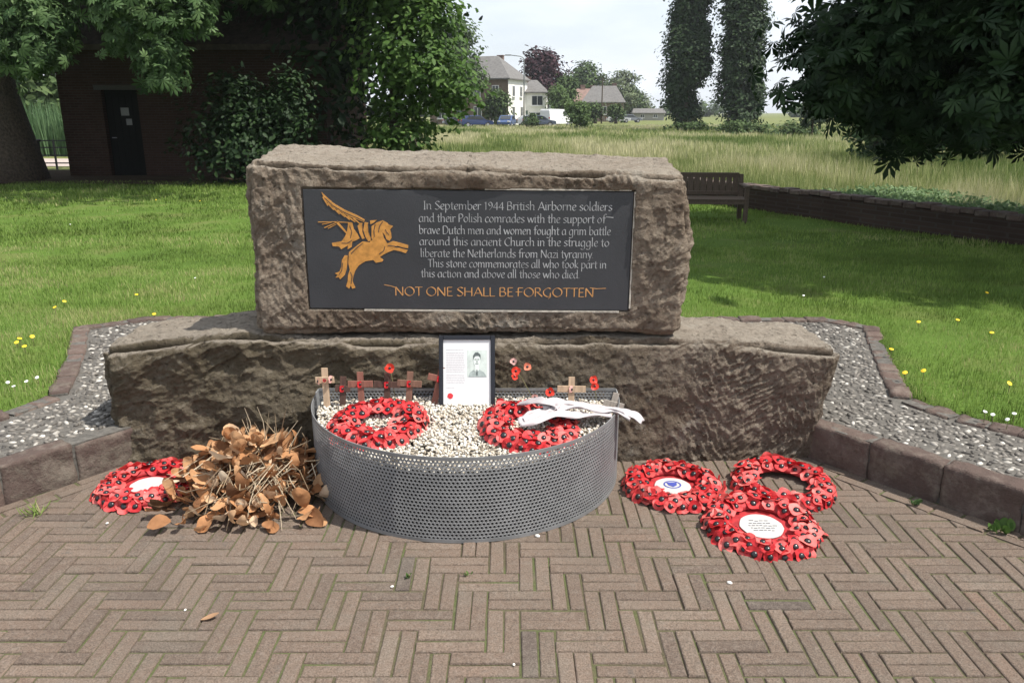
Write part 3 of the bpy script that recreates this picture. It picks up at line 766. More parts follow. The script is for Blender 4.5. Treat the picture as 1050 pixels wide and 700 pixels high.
# ------------------------------------------------------------------ cobbled border with brick kerbs
def icos(n=1):
    bm = bmesh.new(); bmesh.ops.create_icosphere(bm, subdivisions=n, radius=1.0)
    V = np.array([v.co[:] for v in bm.verts]); F = np.array([[v.index for v in f.verts] for f in bm.faces]); bm.free(); return V, F
ICO1 = icos(1); ICO2 = icos(2)
def border():
    root = empty("cobbled_border", (0, 3.6, 0)); tag(root, "raised border of pebbles set in mortar with brown brick kerbs around the memorial", "border")
    inv = Vector((0, -3.6, 0))
    # mortar bed
    P = OUTER + [(-3.74, -4), (-3.74, .90), (-1.745, 3.44), (-1.72, 3.8), (1.37, 3.8), (1.395, 3.475), (3.54, .87), (3.54, -4)]
    P = [(x, y - 3.6) for x, y in P]
    m = MB(); m.prism(P, -.15, KZ - .012, axis='z'); m.build("mortar_bed", M_MORTAR, root, tri=True)
    # pebbles
    xs = np.arange(-4.3, 4.1, .031); ys = np.arange(.2, 5.5, .031); X, Y = np.meshgrid(xs, ys); X = X.ravel(); Y = Y.ravel()
    X = X + RNG.uniform(-.013, .013, len(X)); Y = Y + RNG.uniform(-.013, .013, len(Y))
    P0 = OUTER + [LK[2], LK[1], LK[0], (-1.72, 3.8), (1.37, 3.8), RK[0], RK[1], RK[2]]
    keep = in_poly(X, Y, P0)
    # keep off the kerbs
    def dist(X, Y, a, b):
        d = np.array(b) - np.array(a); L2 = d @ d; t = np.clip(((X - a[0]) * d[0] + (Y - a[1]) * d[1]) / L2, 0, 1)
        return np.hypot(X - a[0] - t * d[0], Y - a[1] - t * d[1])
    for Ln in (RK, LK, R_OUT, L_OUT, [R_OUT[-1], L_OUT[0]]):
        for a, b in zip(Ln[:-1], Ln[1:]): keep &= dist(X, Y, a, b) > .118
    keep &= ~((np.abs(X + .18) < 1.6) & (Y > 3.4) & (Y < 3.85)); keep &= RNG.random(len(X)) < .93
    X, Y = X[keep], Y[keep]; n = len(X)
    Nn = np.stack([RNG.normal(0, .22, n), RNG.normal(0, .22, n), np.ones(n)], 1)
    S = np.stack([RNG.uniform(.011, .027, n), RNG.uniform(.007, .014, n), RNG.uniform(.006, .011, n)], 1)
    pos = np.stack([X, Y - 3.6, np.full(n, KZ - .0125) + RNG.uniform(-.004, .003, n)], 1)
    V, F, T = scatter(ICO1[0], ICO1[1], pos, frames(Nn, RNG.uniform(0, 6.28, n)), S, np.clip(RNG.beta(1.5, 1.5, n), 0, 1))
    o = link_mesh("pebbles", np_mesh("pebbles", V, F, M_COBBLE, T, True), root); o['kind'] = 'stuff'
    def kerb(name, line, width, zb, zt, step, side, mode):
        m = MB()
        for a, b in zip(line[:-1], line[1:]):
            a = Vector(a); b = Vector(b); d = b - a; L = d.length; d.normalize(); n = Vector((-d.y, d.x)) * side
            rz = math.atan2(d.y, d.x); cnt = max(1, round(L / step)); st = L / cnt
            for i in range(cnt):
                c = a + d * (st * (i + .5)) + n * (width / 2 + random.gauss(0, .002))
                zt2 = zt + random.gauss(0, .004)
                rot = Euler((random.gauss(0, .01), random.gauss(0, .012), rz + random.gauss(0, .01)))
                Q, N, F = rock((st - .004) / 2, (width - .004) / 2, (zt2 - zb) / 2, .009, .017, None); dd = .007 * fbm(Q + [i * 3.1, a.x * 7, a.y], 13, 3, 5) - .012 * np.clip(fbm(Q + [i * 2.3, 5, a.x], 9, 2, 8) - .35, 0, 1)
                Q = (Q + N * dd[:, None]) @ np.array(rot.to_matrix()).T + [c.x, c.y - 3.6, (zb + zt2) / 2]; m.add(Q.tolist(), F.tolist(), 0, min(1, max(0, random.gauss(.5, .3))))
        m.build(name, M_KERB, root, smooth=True)
        m2 = MB()
        for a, b in zip(line[:-1], line[1:]):
            a = Vector(a); b = Vector(b); d = (b - a).normalized(); n = Vector((-d.y, d.x)) * side
            q = [a + n * .012, b + n * .012, b + n * (width - .012), a + n * (width - .012)]
            m2.prism([(v.x, v.y - 3.6) for v in q], zb, zt - .006, axis='z')
        return m2
    k1 = kerb("front_kerb", RK, .105, -.06, KZ, .30, 1, 0); k1.build("kerb_mortar", M_MORTAR, root)
    k2 = kerb("front_kerb", LK, .105, -.06, KZ, .30, -1, 0); k2.build("kerb_mortar", M_MORTAR, root)
    k3 = kerb("rear_kerb", OUTER, .105, -.06, KZ + .004, .155, 1, 1); k3.build("kerb_mortar", M_MORTAR, root)
border()

# ------------------------------------------------------------------ perforated planter with gravel
PC, PR, PH = (-.2, 3.33), .67, .345
def m_steel():
    k = NT("painted_steel"); v = k.coord(); n = k.noise(v, 9, 6, .7)
    return k.pbr(k.ramp(n, [(.3, (.19, .195, .20)), (.7, (.27, .275, .28))]), k.ramp(n, [(.3, .38), (.7, .55)]), None, .35, .5)
M_STEEL = m_steel()
M_STEELP = m_plain("pale_galvanised_steel", (.34, .35, .36), .45, .5, var=.2, scale=14)
def planter():
    root = empty("perforated_planter", (PC[0], PC[1], 0)); tag(root, "grey half round planter of perforated steel standing against the plinth", "planter")
    p = .0158; rh = .0052
    def panel(name, length, fn, z0, z1):
        rows = int((z1 - z0) / (p * .866)); cols = int(length / p); pp = length / cols; dz = (z1 - z0) / rows
        V = []; F = []
        ang = [R(30 + 60 * k) for k in range(6)]
        for r in range(rows):
            for c in range(cols):
                s = (c + .5 + (.5 if r % 2 else 0)) * pp; z = z0 + (r + .5) * dz
                if s > length - pp * .4: continue
                b = len(V)
                for a in ang: V.append(fn(s + math.cos(a) * pp / math.sqrt(3), z + math.sin(a) * dz / 1.5))
                for a in ang: V.append(fn(s + math.cos(a) * rh, z + math.sin(a) * rh))
                for k in range(6): F.append((b + k, b + (k + 1) % 6, b + 6 + (k + 1) % 6, b + 6 + k))
        o = link_mesh(name, np_mesh(name, V, F, M_STEEL), root)
        so = o.modifiers.new("thick", 'SOLIDIFY'); so.thickness = .002; so.offset = 0
        return o
    def arc(s, z):
        a = math.pi + s / PR; return (PR * math.cos(a), PR * math.sin(a), z)
    panel("front_panel", math.pi * PR, arc, .010, PH - .008)
    panel("back_panel", 2 * PR - .03, lambda s, z: (-PR + .015 + s, .022, z), .15, PH + .016)
    # rim and foot bands
    m = MB()
    for z0, z1 in ((PH - .012, PH + .002), (.0, .014)):
        n = 72
        V = [];F = []
        for i in range(n + 1):
            a = math.pi + math.pi * i / n
            for rr, zz in ((PR + .0022, z0), (PR + .0022, z1), (PR - .0022, z1), (PR - .0022, z0)): V.append((rr * math.cos(a), rr * math.sin(a), zz))
        for i in range(n):
            for k in range(4): F.append((i * 4 + k, i * 4 + (k + 1) % 4, i * 4 + 4 + (k + 1) % 4, i * 4 + 4 + k))
        F.append((0, 1, 2, 3)); F.append((n * 4 + 3, n * 4 + 2, n * 4 + 1, n * 4))
        m.add(V, F)
    m.box((0, .022, PH + .018), (2 * PR - .02, .0045, .012))
    m.build("rim", M_STEEL, root)
    for sx in (-1, 1):
        m = MB(); m.box((sx * (PR - .006), .006, (PH + .02) / 2), (.006, .05, PH + .02), bev=.0015); m.box((sx * (PR - .03), .026, (PH + .02) / 2), (.05, .004, PH + .02))
        m.build("corner_plate", M_STEELP, root)
    # dark liner behind the holes
    m = MB(); n = 64; V = []; F = []
    for i in range(n + 1):
        a = math.pi + math.pi * i / n
        for z in (.004, .275): V.append(((PR - .012) * math.cos(a), (PR - .012) * math.sin(a), z))
    for i in range(n): F.append((i * 2, i * 2 + 2, i * 2 + 3, i * 2 + 1))
    F.append(tuple(i * 2 + 1 for i in range(n + 1)))
    m.add(V, F); m.build("liner", m_plain("black_liner", (.012, .012, .013), .9), root)
planter()
def gravel_z(X, Y):
    r = np.hypot(X - PC[0], Y - PC[1]) / PR
    back = np.clip((Y - (PC[1] - PR)) / PR, 0, 1)
    return .283 + .028 * (1 - r ** 2) + .022 * back
def gravel():
    n = 12500
    a = RNG.uniform(math.pi, 2 * math.pi, n); r = (PR - .022) * np.sqrt(RNG.random(n))
    X = PC[0] + r * np.cos(a); Y = PC[1] + r * np.sin(a)
    Z = gravel_z(X, Y) + RNG.uniform(-.014, .008, n)
    S = np.stack([RNG.uniform(.0055, .011, n), RNG.uniform(.0045, .0075, n), RNG.uniform(.0035, .006, n)], 1)
    M = frames(RNG.normal(0, 1, (n, 3)) * .6 + np.array([[0, 0, .9]]), RNG.uniform(0, 6.28, n))
    V, F, T = scatter(ICO1[0], ICO1[1], np.stack([X, Y, Z], 1), M, S, np.clip(RNG.normal(.55, .27, n), 0, 1))
    o = link_mesh("gravel", np_mesh("gravel", V, F, M_GRAVEL, T, False))
    tag(o, "cream and white gravel filling the perforated planter", "gravel", kind="stuff")
gravel()

# ------------------------------------------------------------------ poppy wreaths
def m_petal():
    k = NT("poppy_red"); v = k.coord()
    c = k.ramp(k.attr(), [(0, (.36, .008, .014)), (.35, (.60, .030, .036)), (.7, (.70, .095, .092)), (1, (.76, .20, .18))])  # coral end paints in the pink highlights of sunlit petals
    n = k.noise(v, 60, 3)
    return k.pbr(c, .55, k.bump(n, .003), 0, .4, .25, c)
M_PETAL = m_petal()
def m_petal2(name, c):
    k = NT(name); return k.pbr(c, .5, None, 0, .4, .3)
M_PETALP = m_petal2("faded_pink_petal", (.72, .42, .38)); M_PETALO = m_petal2("bright_poppy_red", (.85, .06, .035)); M_PETALS = m_petal2("salmon_petal", (.85, .26, .16))
M_BTN = m_plain("black_button", (.012, .012, .014), .28, spec=.6)
M_WBASE = m_plain("wreath_backing", (.30, .018, .022), .7, var=.3)
M_WHITE = m_plain("white_card", (.66, .66, .67), .6, var=.03)
M_CARD = m_plain("wreath_card", (.42, .42, .41), .7, var=.06); M_INK = m_plain("grey_print", (.10, .10, .11), .7); M_BLUE = m_plain("blue_print", (.05, .07, .30), .6)
def petal_mesh(seed, mat, rad=.0285):
    r = random.Random(seed); V = [(0, 0, .002)]; F = []; T = []
    n = 20; rings = 4; ph = r.uniform(0, 6.28); wob = r.uniform(.05, .20); cup = r.uniform(.02, .28); f = r.choice((2, 3))
    ph2 = r.uniform(0, 6.28); base = r.uniform(.1, .95); fold = r.uniform(-.2, .2)
    T.append(base)
    for k in range(1, rings + 1):
        for i in range(n):
            a = 2 * math.pi * i / n; q = k / rings
            notch = 1 - .20 * abs(math.cos(a)) ** 12
            R_ = rad * q * notch * (1 + .06 * math.sin(3 * a + ph2))
            z = rad * (cup * q * q + wob * q * q * math.sin(f * a + ph) + .07 * q * q * math.sin(5 * a + ph2)) + fold * R_ * math.sin(a) ** 2 * q
            V.append((R_ * math.cos(a) * 1.08, R_ * math.sin(a) * .96, z)); T.append(min(1, max(0, base + .15 * math.sin(f * a + ph) * q)))
    for i in range(n): F.append((0, 1 + i, 1 + (i + 1) % n))
    for k in range(rings - 1):
        for i in range(n):
            a = 1 + k * n + i; b = 1 + k * n + (i + 1) % n; F.append((a, a + n, b + n)); F.append((a, b + n, b))
    return np_mesh("poppy", V, np.array(F), mat, T, True)
def button_mesh():
    m = MB(); n = 12; V = [(0, 0, .0085)]; F = []
    for k, (rr, z) in enumerate(((.0055, .0082), (.0100, .0055), (.0112, .002))):
        for i in range(n): V.append((rr * math.cos(6.2832 * i / n), rr * math.sin(6.2832 * i / n), z))
    for i in range(n): F.append((0, 1 + i, 1 + (i + 1) % n))
    for k in range(2):
        for i in range(n): F.append((1 + k * n + i, 1 + k * n + n + i, 1 + k * n + n + (i + 1) % n, 1 + k * n + (i + 1) % n))
    m.add(V, F); return m.mesh("button", M_BTN, True)
POP = [petal_mesh(k, M_PETAL) for k in range(26)]; BTN = button_mesh()
def aim(o, n, spin):
    q = Vector(n).normalized().to_track_quat('Z', 'Y'); o.rotation_mode = 'QUATERNION'
    from mathutils import Quaternion
    o.rotation_quaternion = q @ Quaternion((0, 0, 1), spin)
def wreath(loc, tilt, diam, label, center, seed):
    rd = random.Random(seed); rz = tilt[2]
    root = empty("poppy_wreath", loc); root.rotation_euler = (tilt[0], tilt[1], rz); tag(root, label, "wreath", "poppy wreaths laid at the memorial")
    Rm = diam / 2 - .060
    m = MB(); n = 40; V = []; F = []; kk = 8
    for i in range(n):
        a = 2 * math.pi * i / n
        for j in range(kk):
            b = 2 * math.pi * j / kk; rr = Rm + .05 * math.cos(b); z = .018 + .018 * math.sin(b)
            V.append((rr * math.cos(a), rr * math.sin(a), z))
    for i in range(n):
        for j in range(kk): F.append((i * kk + j, ((i + 1) % n) * kk + j, ((i + 1) % n) * kk + (j + 1) % kk, i * kk + (j + 1) % kk))
    m.add(V, F); m.build("backing_ring", M_WBASE, root, smooth=True)
    for (cnt, rr, z, ti, jit) in ((25, Rm + .046, .020, 62, 9), (21, Rm + .024, .040, 26, 10), (17, Rm - .006, .046, 4, 11), (13, Rm - .034, .036, -30, 10)) + (((9, Rm - .058, .034, -22, 14),) if seed in (1, 2) else ()):
        off = rd.uniform(0, 6.28)
        for i in range(cnt):
            a = off + 2 * math.pi * (i + rd.uniform(-.2, .2)) / cnt
            t = R(ti + rd.gauss(0, jit)); sd = rd.gauss(0, .12)
            nx, ny = math.cos(a) * math.sin(t) - math.sin(a) * sd, math.sin(a) * math.sin(t) + math.cos(a) * sd
            r2 = rr + rd.gauss(0, .004)
            p = link_mesh("poppy", POP[rd.randrange(len(POP))], root, (r2 * math.cos(a), r2 * math.sin(a), z + rd.gauss(0, .003)))
            aim(p, (nx, ny, math.cos(t)), rd.uniform(0, 6.28)); s = rd.uniform(.92, 1.16); p.scale = (s, s * rd.uniform(.88, 1.08), s)
            b = link_mesh("button", BTN, p)
    if center:
        m = MB(); n = 28; rc = (Rm - .036) * .64; k2 = Rm - .02
        bk = MB(); bk.prism([(k2 * math.cos(6.2832 * i / 32), k2 * math.sin(6.2832 * i / 32)) for i in range(32)], .004, .010, axis='z'); bk.build('backing_board', M_WBASE, root)
        ring = [(rc * math.cos(6.2832 * i / n), rc * math.sin(6.2832 * i / n)) for i in range(n)]
        m.prism([(a * (1 + .02 * math.sin(i * 1.9)), b) for i, (a, b) in enumerate(ring)], .0125, .0155, axis='z')
        d = m.build("card_disc", M_CARD, root)
        d.rotation_euler = (0, 0, -rz)
        mi = MB()
        if center == 'text':
            for k in range(5):
                w = rc * (1.1 - .12 * abs(k - 2)); y = rc * (.42 - .2 * k)
                x = -w / 2 * 1.1
                while x < w / 2:
                    l = rd.uniform(.006, .018); mi.box((x + l / 2, y + rd.gauss(0, .0012), .0163), (l, .0035, .0012)); x += l + .004
            mi.build("print", M_INK, d)
        elif center == 'badge':
            for k in range(16):
                a = 6.2832 * k / 16; mi.box((rc * .45 * math.cos(a), .01 + rc * .42 * math.sin(a), .0163), (.013, .006, .0012), rz=a + 1.57)
            mi.prism([(-.022, .030), (-.018, .004), (0, -.012), (.018, .004), (.022, .030)], .0157, .0171, axis='z')
            mi.build("print", M_BLUE, d)
    return root
def place(px, py, z): x, y = ground(px, py, z); return (x, y)
x, y = place(382, 432, .35)
wreath((x + .012, y + .04, .310), (R(5), R(-3), 0), .415, "full poppy wreath lying on the gravel in the left half of the planter", None, 1)
x, y = place(548, 436, .35)
WR = wreath((x - .02, y + .045, .310), (R(6), R(5), 0), .415, "poppy wreath with crumpled white ribbons across it on the gravel in the planter", None, 2)
RB = (x, y)
x, y = place(152, 494, .03)
wreath((x, y, .002), (0, 0, .4), .43, "poppy wreath half hidden behind the dried bouquet by the left kerb", 'plain', 3)
x, y = place(690, 495, .03)
wreath((x, y, .002), (0, 0, .2), .43, "poppy wreath with a blue badge on its white centre", 'badge', 4)
x, y = place(803, 494, .03)
wreath((x, y, .004), (R(3), R(-3), 1.), .44, "poppy wreath with an open centre nearest the right kerb", None, 5)
x, y = place(781, 536, .03)
wreath((x, y, .003), (R(4), 0, .1), .45, "front poppy wreath with small print on its white oval centre", 'text', 6)
# ribbons on the second wreath
def ribbon(name, path, width, mat, parent, wav=.006, seed=0, twist=None):
    r = np.random.default_rng(seed); P = np.array(spl(path, 8)); n = len(P); V = []; F = []; k = 7
    for i in range(n):
        d = P[min(i + 1, n - 1)] - P[max(i - 1, 0)]; d /= np.linalg.norm(d) + 1e-9
        side = np.cross(d, [0, 0, 1]); side /= np.linalg.norm(side) + 1e-9
        if twist is not None:
            a = twist * math.sin(i / n * 5 + seed); side = side * math.cos(a) + np.array([0, 0, 1]) * math.sin(a)
        for j in range(k):
            q = j / (k - 1) - .5
            V.append(P[i] + side * q * width + np.array([0, 0, wav * math.sin(q * 11 + i * .35 + seed)]))
    for i in range(n - 1):
        for j in range(k - 1): F.append((i * k + j, i * k + j + 1, (i + 1) * k + j + 1, (i + 1) * k + j))
    o = link_mesh(name, np_mesh(name, V, F, mat, smooth=True), parent)
    so = o.modifiers.new("thick", 'SOLIDIFY'); so.thickness = .0012
    return o
M_RIB = NT("white_satin").pbr((.52, .48, .49), .45, None, 0, .4, .2)
for k, (pth, w) in enumerate([([(-.05, .12, .05), (.0, .09, .085), (.05, .05, .105), (.10, .06, .09), (.06, .02, .075), (.0, -.02, .078), (-.03, -.06, .072)], .045),
                              ([(-.05, -.07, .066), (.03, -.045, .082), (.10, -.01, .086), (.18, .02, .074), (.26, .06, .06), (.33, .085, .058)], .058),
                              ([(.04, .05, .09), (.12, .09, .09), (.20, .115, .075), (.29, .125, .062), (.37, .13, .058), (.43, .115, .050), (.47, .09, .030)], .05),
                              ([(.10, .03, .085), (.18, .07, .085), (.27, .09, .068), (.35, .11, .062), (.42, .09, .045)], .036)]):
    o = ribbon("ribbon", [(a, b, c + .005) for a, b, c in pth], w, M_RIB, WR, .0075, k + 3, .22)

# ------------------------------------------------------------------ little crosses, single poppies, framed photo
def m_wood(name, c):
    k = NT(name); v = k.coord((1, 1, .12)); n = k.noise(v, 90, 5, .65)
    return k.pbr(k.ramp(n, [(.3, [x * .65 for x in c]), (.6, c), (.8, [x * 1.25 for x in c])]), .85, k.bump(n, .002), 0, .2)
WOODS = {'pale': m_wood("pale_cross_wood", (.52, .38, .26)), 'brown': m_wood("brown_cross_wood", (.22, .125, .09)), 'red': m_wood("red_brown_cross_wood", (.27, .12, .09)), 'dark': m_wood("dark_cross_wood", (.10, .06, .048)), 'grey': m_wood("grey_cross_wood", (.36, .32, .28))}
SMALL = petal_mesh(31, M_PETAL, .016); SMALLP = petal_mesh(32, M_PETALP, .016); BIG = petal_mesh(33, M_PETALO, .021); BIGS = petal_mesh(34, M_PETALS, .018); BIGP = petal_mesh(35, M_PETALP, .019)
def cross(px, top, armw, wood, lean, label, flower, Y=3.262, flip=0, H=None):
    X, _, zt = at_depth(px, top, Y); zb = .285; h = H or (zt - zb)
    root = empty("remembrance_cross", (X, Y, zt - h * math.cos(lean))); root.rotation_euler = (R(-6), lean, R(flip)); tag(root, label, "cross", "wooden remembrance crosses in the planter")
    ha = h - .052
    m = MB(); m.prism([(-.0135, .012), (0, -.03), (.0135, .012), (.0135, h), (-.0135, h)], -.0035, .0035); m.build("upright", WOODS[wood], root)
    m = MB(); m.box((0, -.0062, ha), (armw * 1.32, .005, .029), bev=.001); m.build("crossbar", WOODS[wood], root)
    if flower:
        p = link_mesh("poppy", SMALL if flower != 'pink' else SMALLP, root, (0, -.0115, ha)); p.rotation_euler = (R(90), 0, .6)
        b = link_mesh("button", BTN, p); b.scale = (.5, .5, .5)
    return root, ha
c1, ha = cross(333, 378.5, .062, 'pale', R(-2), "pale remembrance cross with two faded poppies on its arms, beside the planter's left end", None)
for sx in (-1, 0, 1):
    p = link_mesh("poppy", SMALLP if sx else SMALL, c1, (sx * .028, -.013, ha + .003 * sx), (R(90), 0, sx)); s = 1.05 if sx else .5; p.scale = (s, s, s)
    b = link_mesh("button", BTN, p); b.scale = (.5, .5, .5)
cross(349, 387, .05, 'dark', R(3), "small dark cross between the pale cross and the red brown cross", 'red')
cross(369, 382.5, .082, 'red', R(-1), "red brown cross with wide arms and a poppy behind the left wreath", 'red')
cross(395, 383, .088, 'dark', R(2), "dark brown cross right under the bright single poppy", 'red')
cross(417, 382, .080, 'brown', R(4), "brown cross between the dark cross and the leaning cross by the frame", 'red')
cross(442, 377.5, .078, 'red', R(13), "reddish cross leaning right, next to the black photo frame", 'red')
cross(586, 387.5, .094, 'pale', R(1), "pale wooden cross with a red poppy, right of the frame", 'pink')
cross(627, 403.5, .070, 'grey', R(14), "weathered grey cross leaning at the planter's right end", None, 3.25)
def single(px, py, Y, mesh, label, sc=1.0, more=(), nrm=(0, -1, .25), bend=.02):
    X, _, Z = at_depth(px, py, Y); zb = .29
    root = empty("poppy_on_stem", (X, Y, zb)); tag(root, label, "poppy", "single poppies standing in the planter gravel")
    h = Z - zb
    m = MB(); m.tube([(bend, .008, -.02), (bend * .7, .005, h * .4), (bend * .3, .003, h * .8), (0, .001, h)], .0016, 6); m.build("stem", m_plain("poppy_stem", (.10, .13, .05), .6) if 'M_STEM' not in globals() else M_STEM, root, smooth=True)
    for i, (dx, dz, me, s) in enumerate([(0, 0, mesh, sc)] + list(more)):
        p = link_mesh("flower", me, root, (dx, -.004 - i * .004, h + dz)); aim(p, (nrm[0] + random.uniform(-.2, .2), nrm[1], nrm[2] + random.uniform(-.1, .2)), random.uniform(0, 6)); p.scale = (s, s, s)
        b = link_mesh("button", BTN, p); b.scale = (.55, .55, .55)
M_STEM = m_plain("green_stem", (.16, .15, .07), .6)
single(399.8, 377, 3.27, BIG, "bright red single poppy above the dark brown cross")
single(529, 380, 3.30, BIG, "cluster of red and faded poppies on a tall bent stem right of the frame", .95, [(-.010, .045, BIGP, .8), (.05, .022, BIGS, .95), (-.004, -.022, BIG, .7)], bend=.09)
single(564, 401.5, 3.28, BIG, "dark red single poppy left of the pale cross", .95)
single(608.5, 389, 3.29, BIG, "double red poppy on a stem right of the pale cross", .85, [(.006, -.028, BIG, .85)])
single(548.5, 407, 3.25, BIGP, "faded pink poppy behind the ribboned wreath", .8)
single(513, 412, 3.28, SMALL, "small dark red poppy at the foot of the photo frame", 1.2)

def photo_frame():
    W, H = .243, .322
    root = empty("photo_frame", (*ground(479, 420, .312), .312)); root.rotation_euler = (R(-15.5), 0, R(.5)); tag(root, "black framed portrait sheet leaning on the plinth in the planter", "photo frame")
    MBK = m_plain("black_frame", (.012, .013, .018), .35)
    m = MB(); b = .019
    for c, s in (((-W / 2 + b / 2, 0, H / 2), (b, .018, H)), ((W / 2 - b / 2, 0, H / 2), (b, .018, H)), ((0, 0, b / 2), (W - 2 * b, .0176, b)), ((0, 0, H - b / 2), (W - 2 * b, .0176, b))): m.box(c, s, bev=.002)
    m.build("frame", MBK, root)
    m = MB(); m.box((0, .002, H / 2), (W - 2 * b + .004, .006, H - 2 * b + .004)); sh = m.build("sheet", M_WHITE, root)
    yf = -.0012
    w2, h2 = W - 2 * b, H - 2 * b
    def u(a): return -w2 / 2 + a * w2
    def v(c): return b + (1 - c) * h2
    # printed lines, too small to read
    m = MB(); rd = random.Random(4)
    for k, fy in enumerate([.155] + [.20 + .026 * i for i in range(12)] + [.53 + .026 * i for i in range(6)] + [.735]):
        x = .06; end = .42 if k < 13 else .44 - .2 * (k == 19)
        while x < end:
            l = rd.uniform(.02, .07); m.box((u(x + l / 2), yf, v(fy)), (l * w2 * .85, .0006, .0018)); x += l
    m.build("print", m_plain("pale_grey_print", (.36, .36, .38), .7), sh)
    P = MB(); gx, gy = .69, .37
    P.box((u(.71), yf, v(.365)), (.42 * w2, .0008, .405 * h2)); ph = P.build("portrait_photo", m_plain("photo_grey_green", (.50, .56, .53), .6, var=.15, scale=35), sh)
    P = MB()
    P.prism([(u(.53), v(.565)), (u(.56), v(.50)), (u(.64), v(.455)), (u(.70), v(.50)), (u(.76), v(.455)), (u(.86), v(.495)), (u(.915), v(.565))], yf - .0011, yf); P.build("suit", m_plain("photo_mid_grey", (.30, .35, .34), .6, var=.2, scale=80), sh)
    P = MB(); P.prism([(u(.71 + .075 * math.cos(6.2832 * i / 24)), v(.315 + .088 * math.sin(6.2832 * i / 24))) for i in range(24)], yf - .0016, yf)
    P.prism([(u(.665), v(.38)), (u(.755), v(.38)), (u(.75), v(.46)), (u(.71), v(.50)), (u(.67), v(.46))], yf - .0014, yf)
    P.build("face", m_plain("photo_light", (.60, .66, .63), .6, var=.06), sh)
    P = MB(); P.prism([(u(.635), v(.31)), (u(.63), v(.24)), (u(.67), v(.195)), (u(.73), v(.19)), (u(.785), v(.225)), (u(.79), v(.31)), (u(.775), v(.27)), (u(.74), v(.245)), (u(.68), v(.25)), (u(.65), v(.275))], yf - .0019, yf)
    P.prism([(u(.70), v(.455)), (u(.72), v(.455)), (u(.728), v(.53)), (u(.71), v(.55)), (u(.692), v(.53))], yf - .0018, yf)
    for ex in (.682, .738): P.box((u(ex), yf - .0014, v(.30)), (.009, .0012, .0035))
    P.box((u(.71), yf - .0014, v(.365)), (.013, .0012, .003)); P.box((u(.712), yf - .0014, v(.335)), (.004, .0012, .008)); 
    P.build("hair_and_tie", m_plain("photo_dark", (.09, .11, .11), .6), sh)
    P = MB(); P.prism([(u(.145) + .0125 * math.cos(6.2832 * i / 18) * (1 + .1 * math.sin(i * 2.1)), v(.855) + .0125 * math.sin(6.2832 * i / 18)) for i in range(18)], yf - .0008, yf); pr = P.build("printed_poppy", m_plain("printed_red", (.55, .03, .04), .6), sh)
photo_frame()

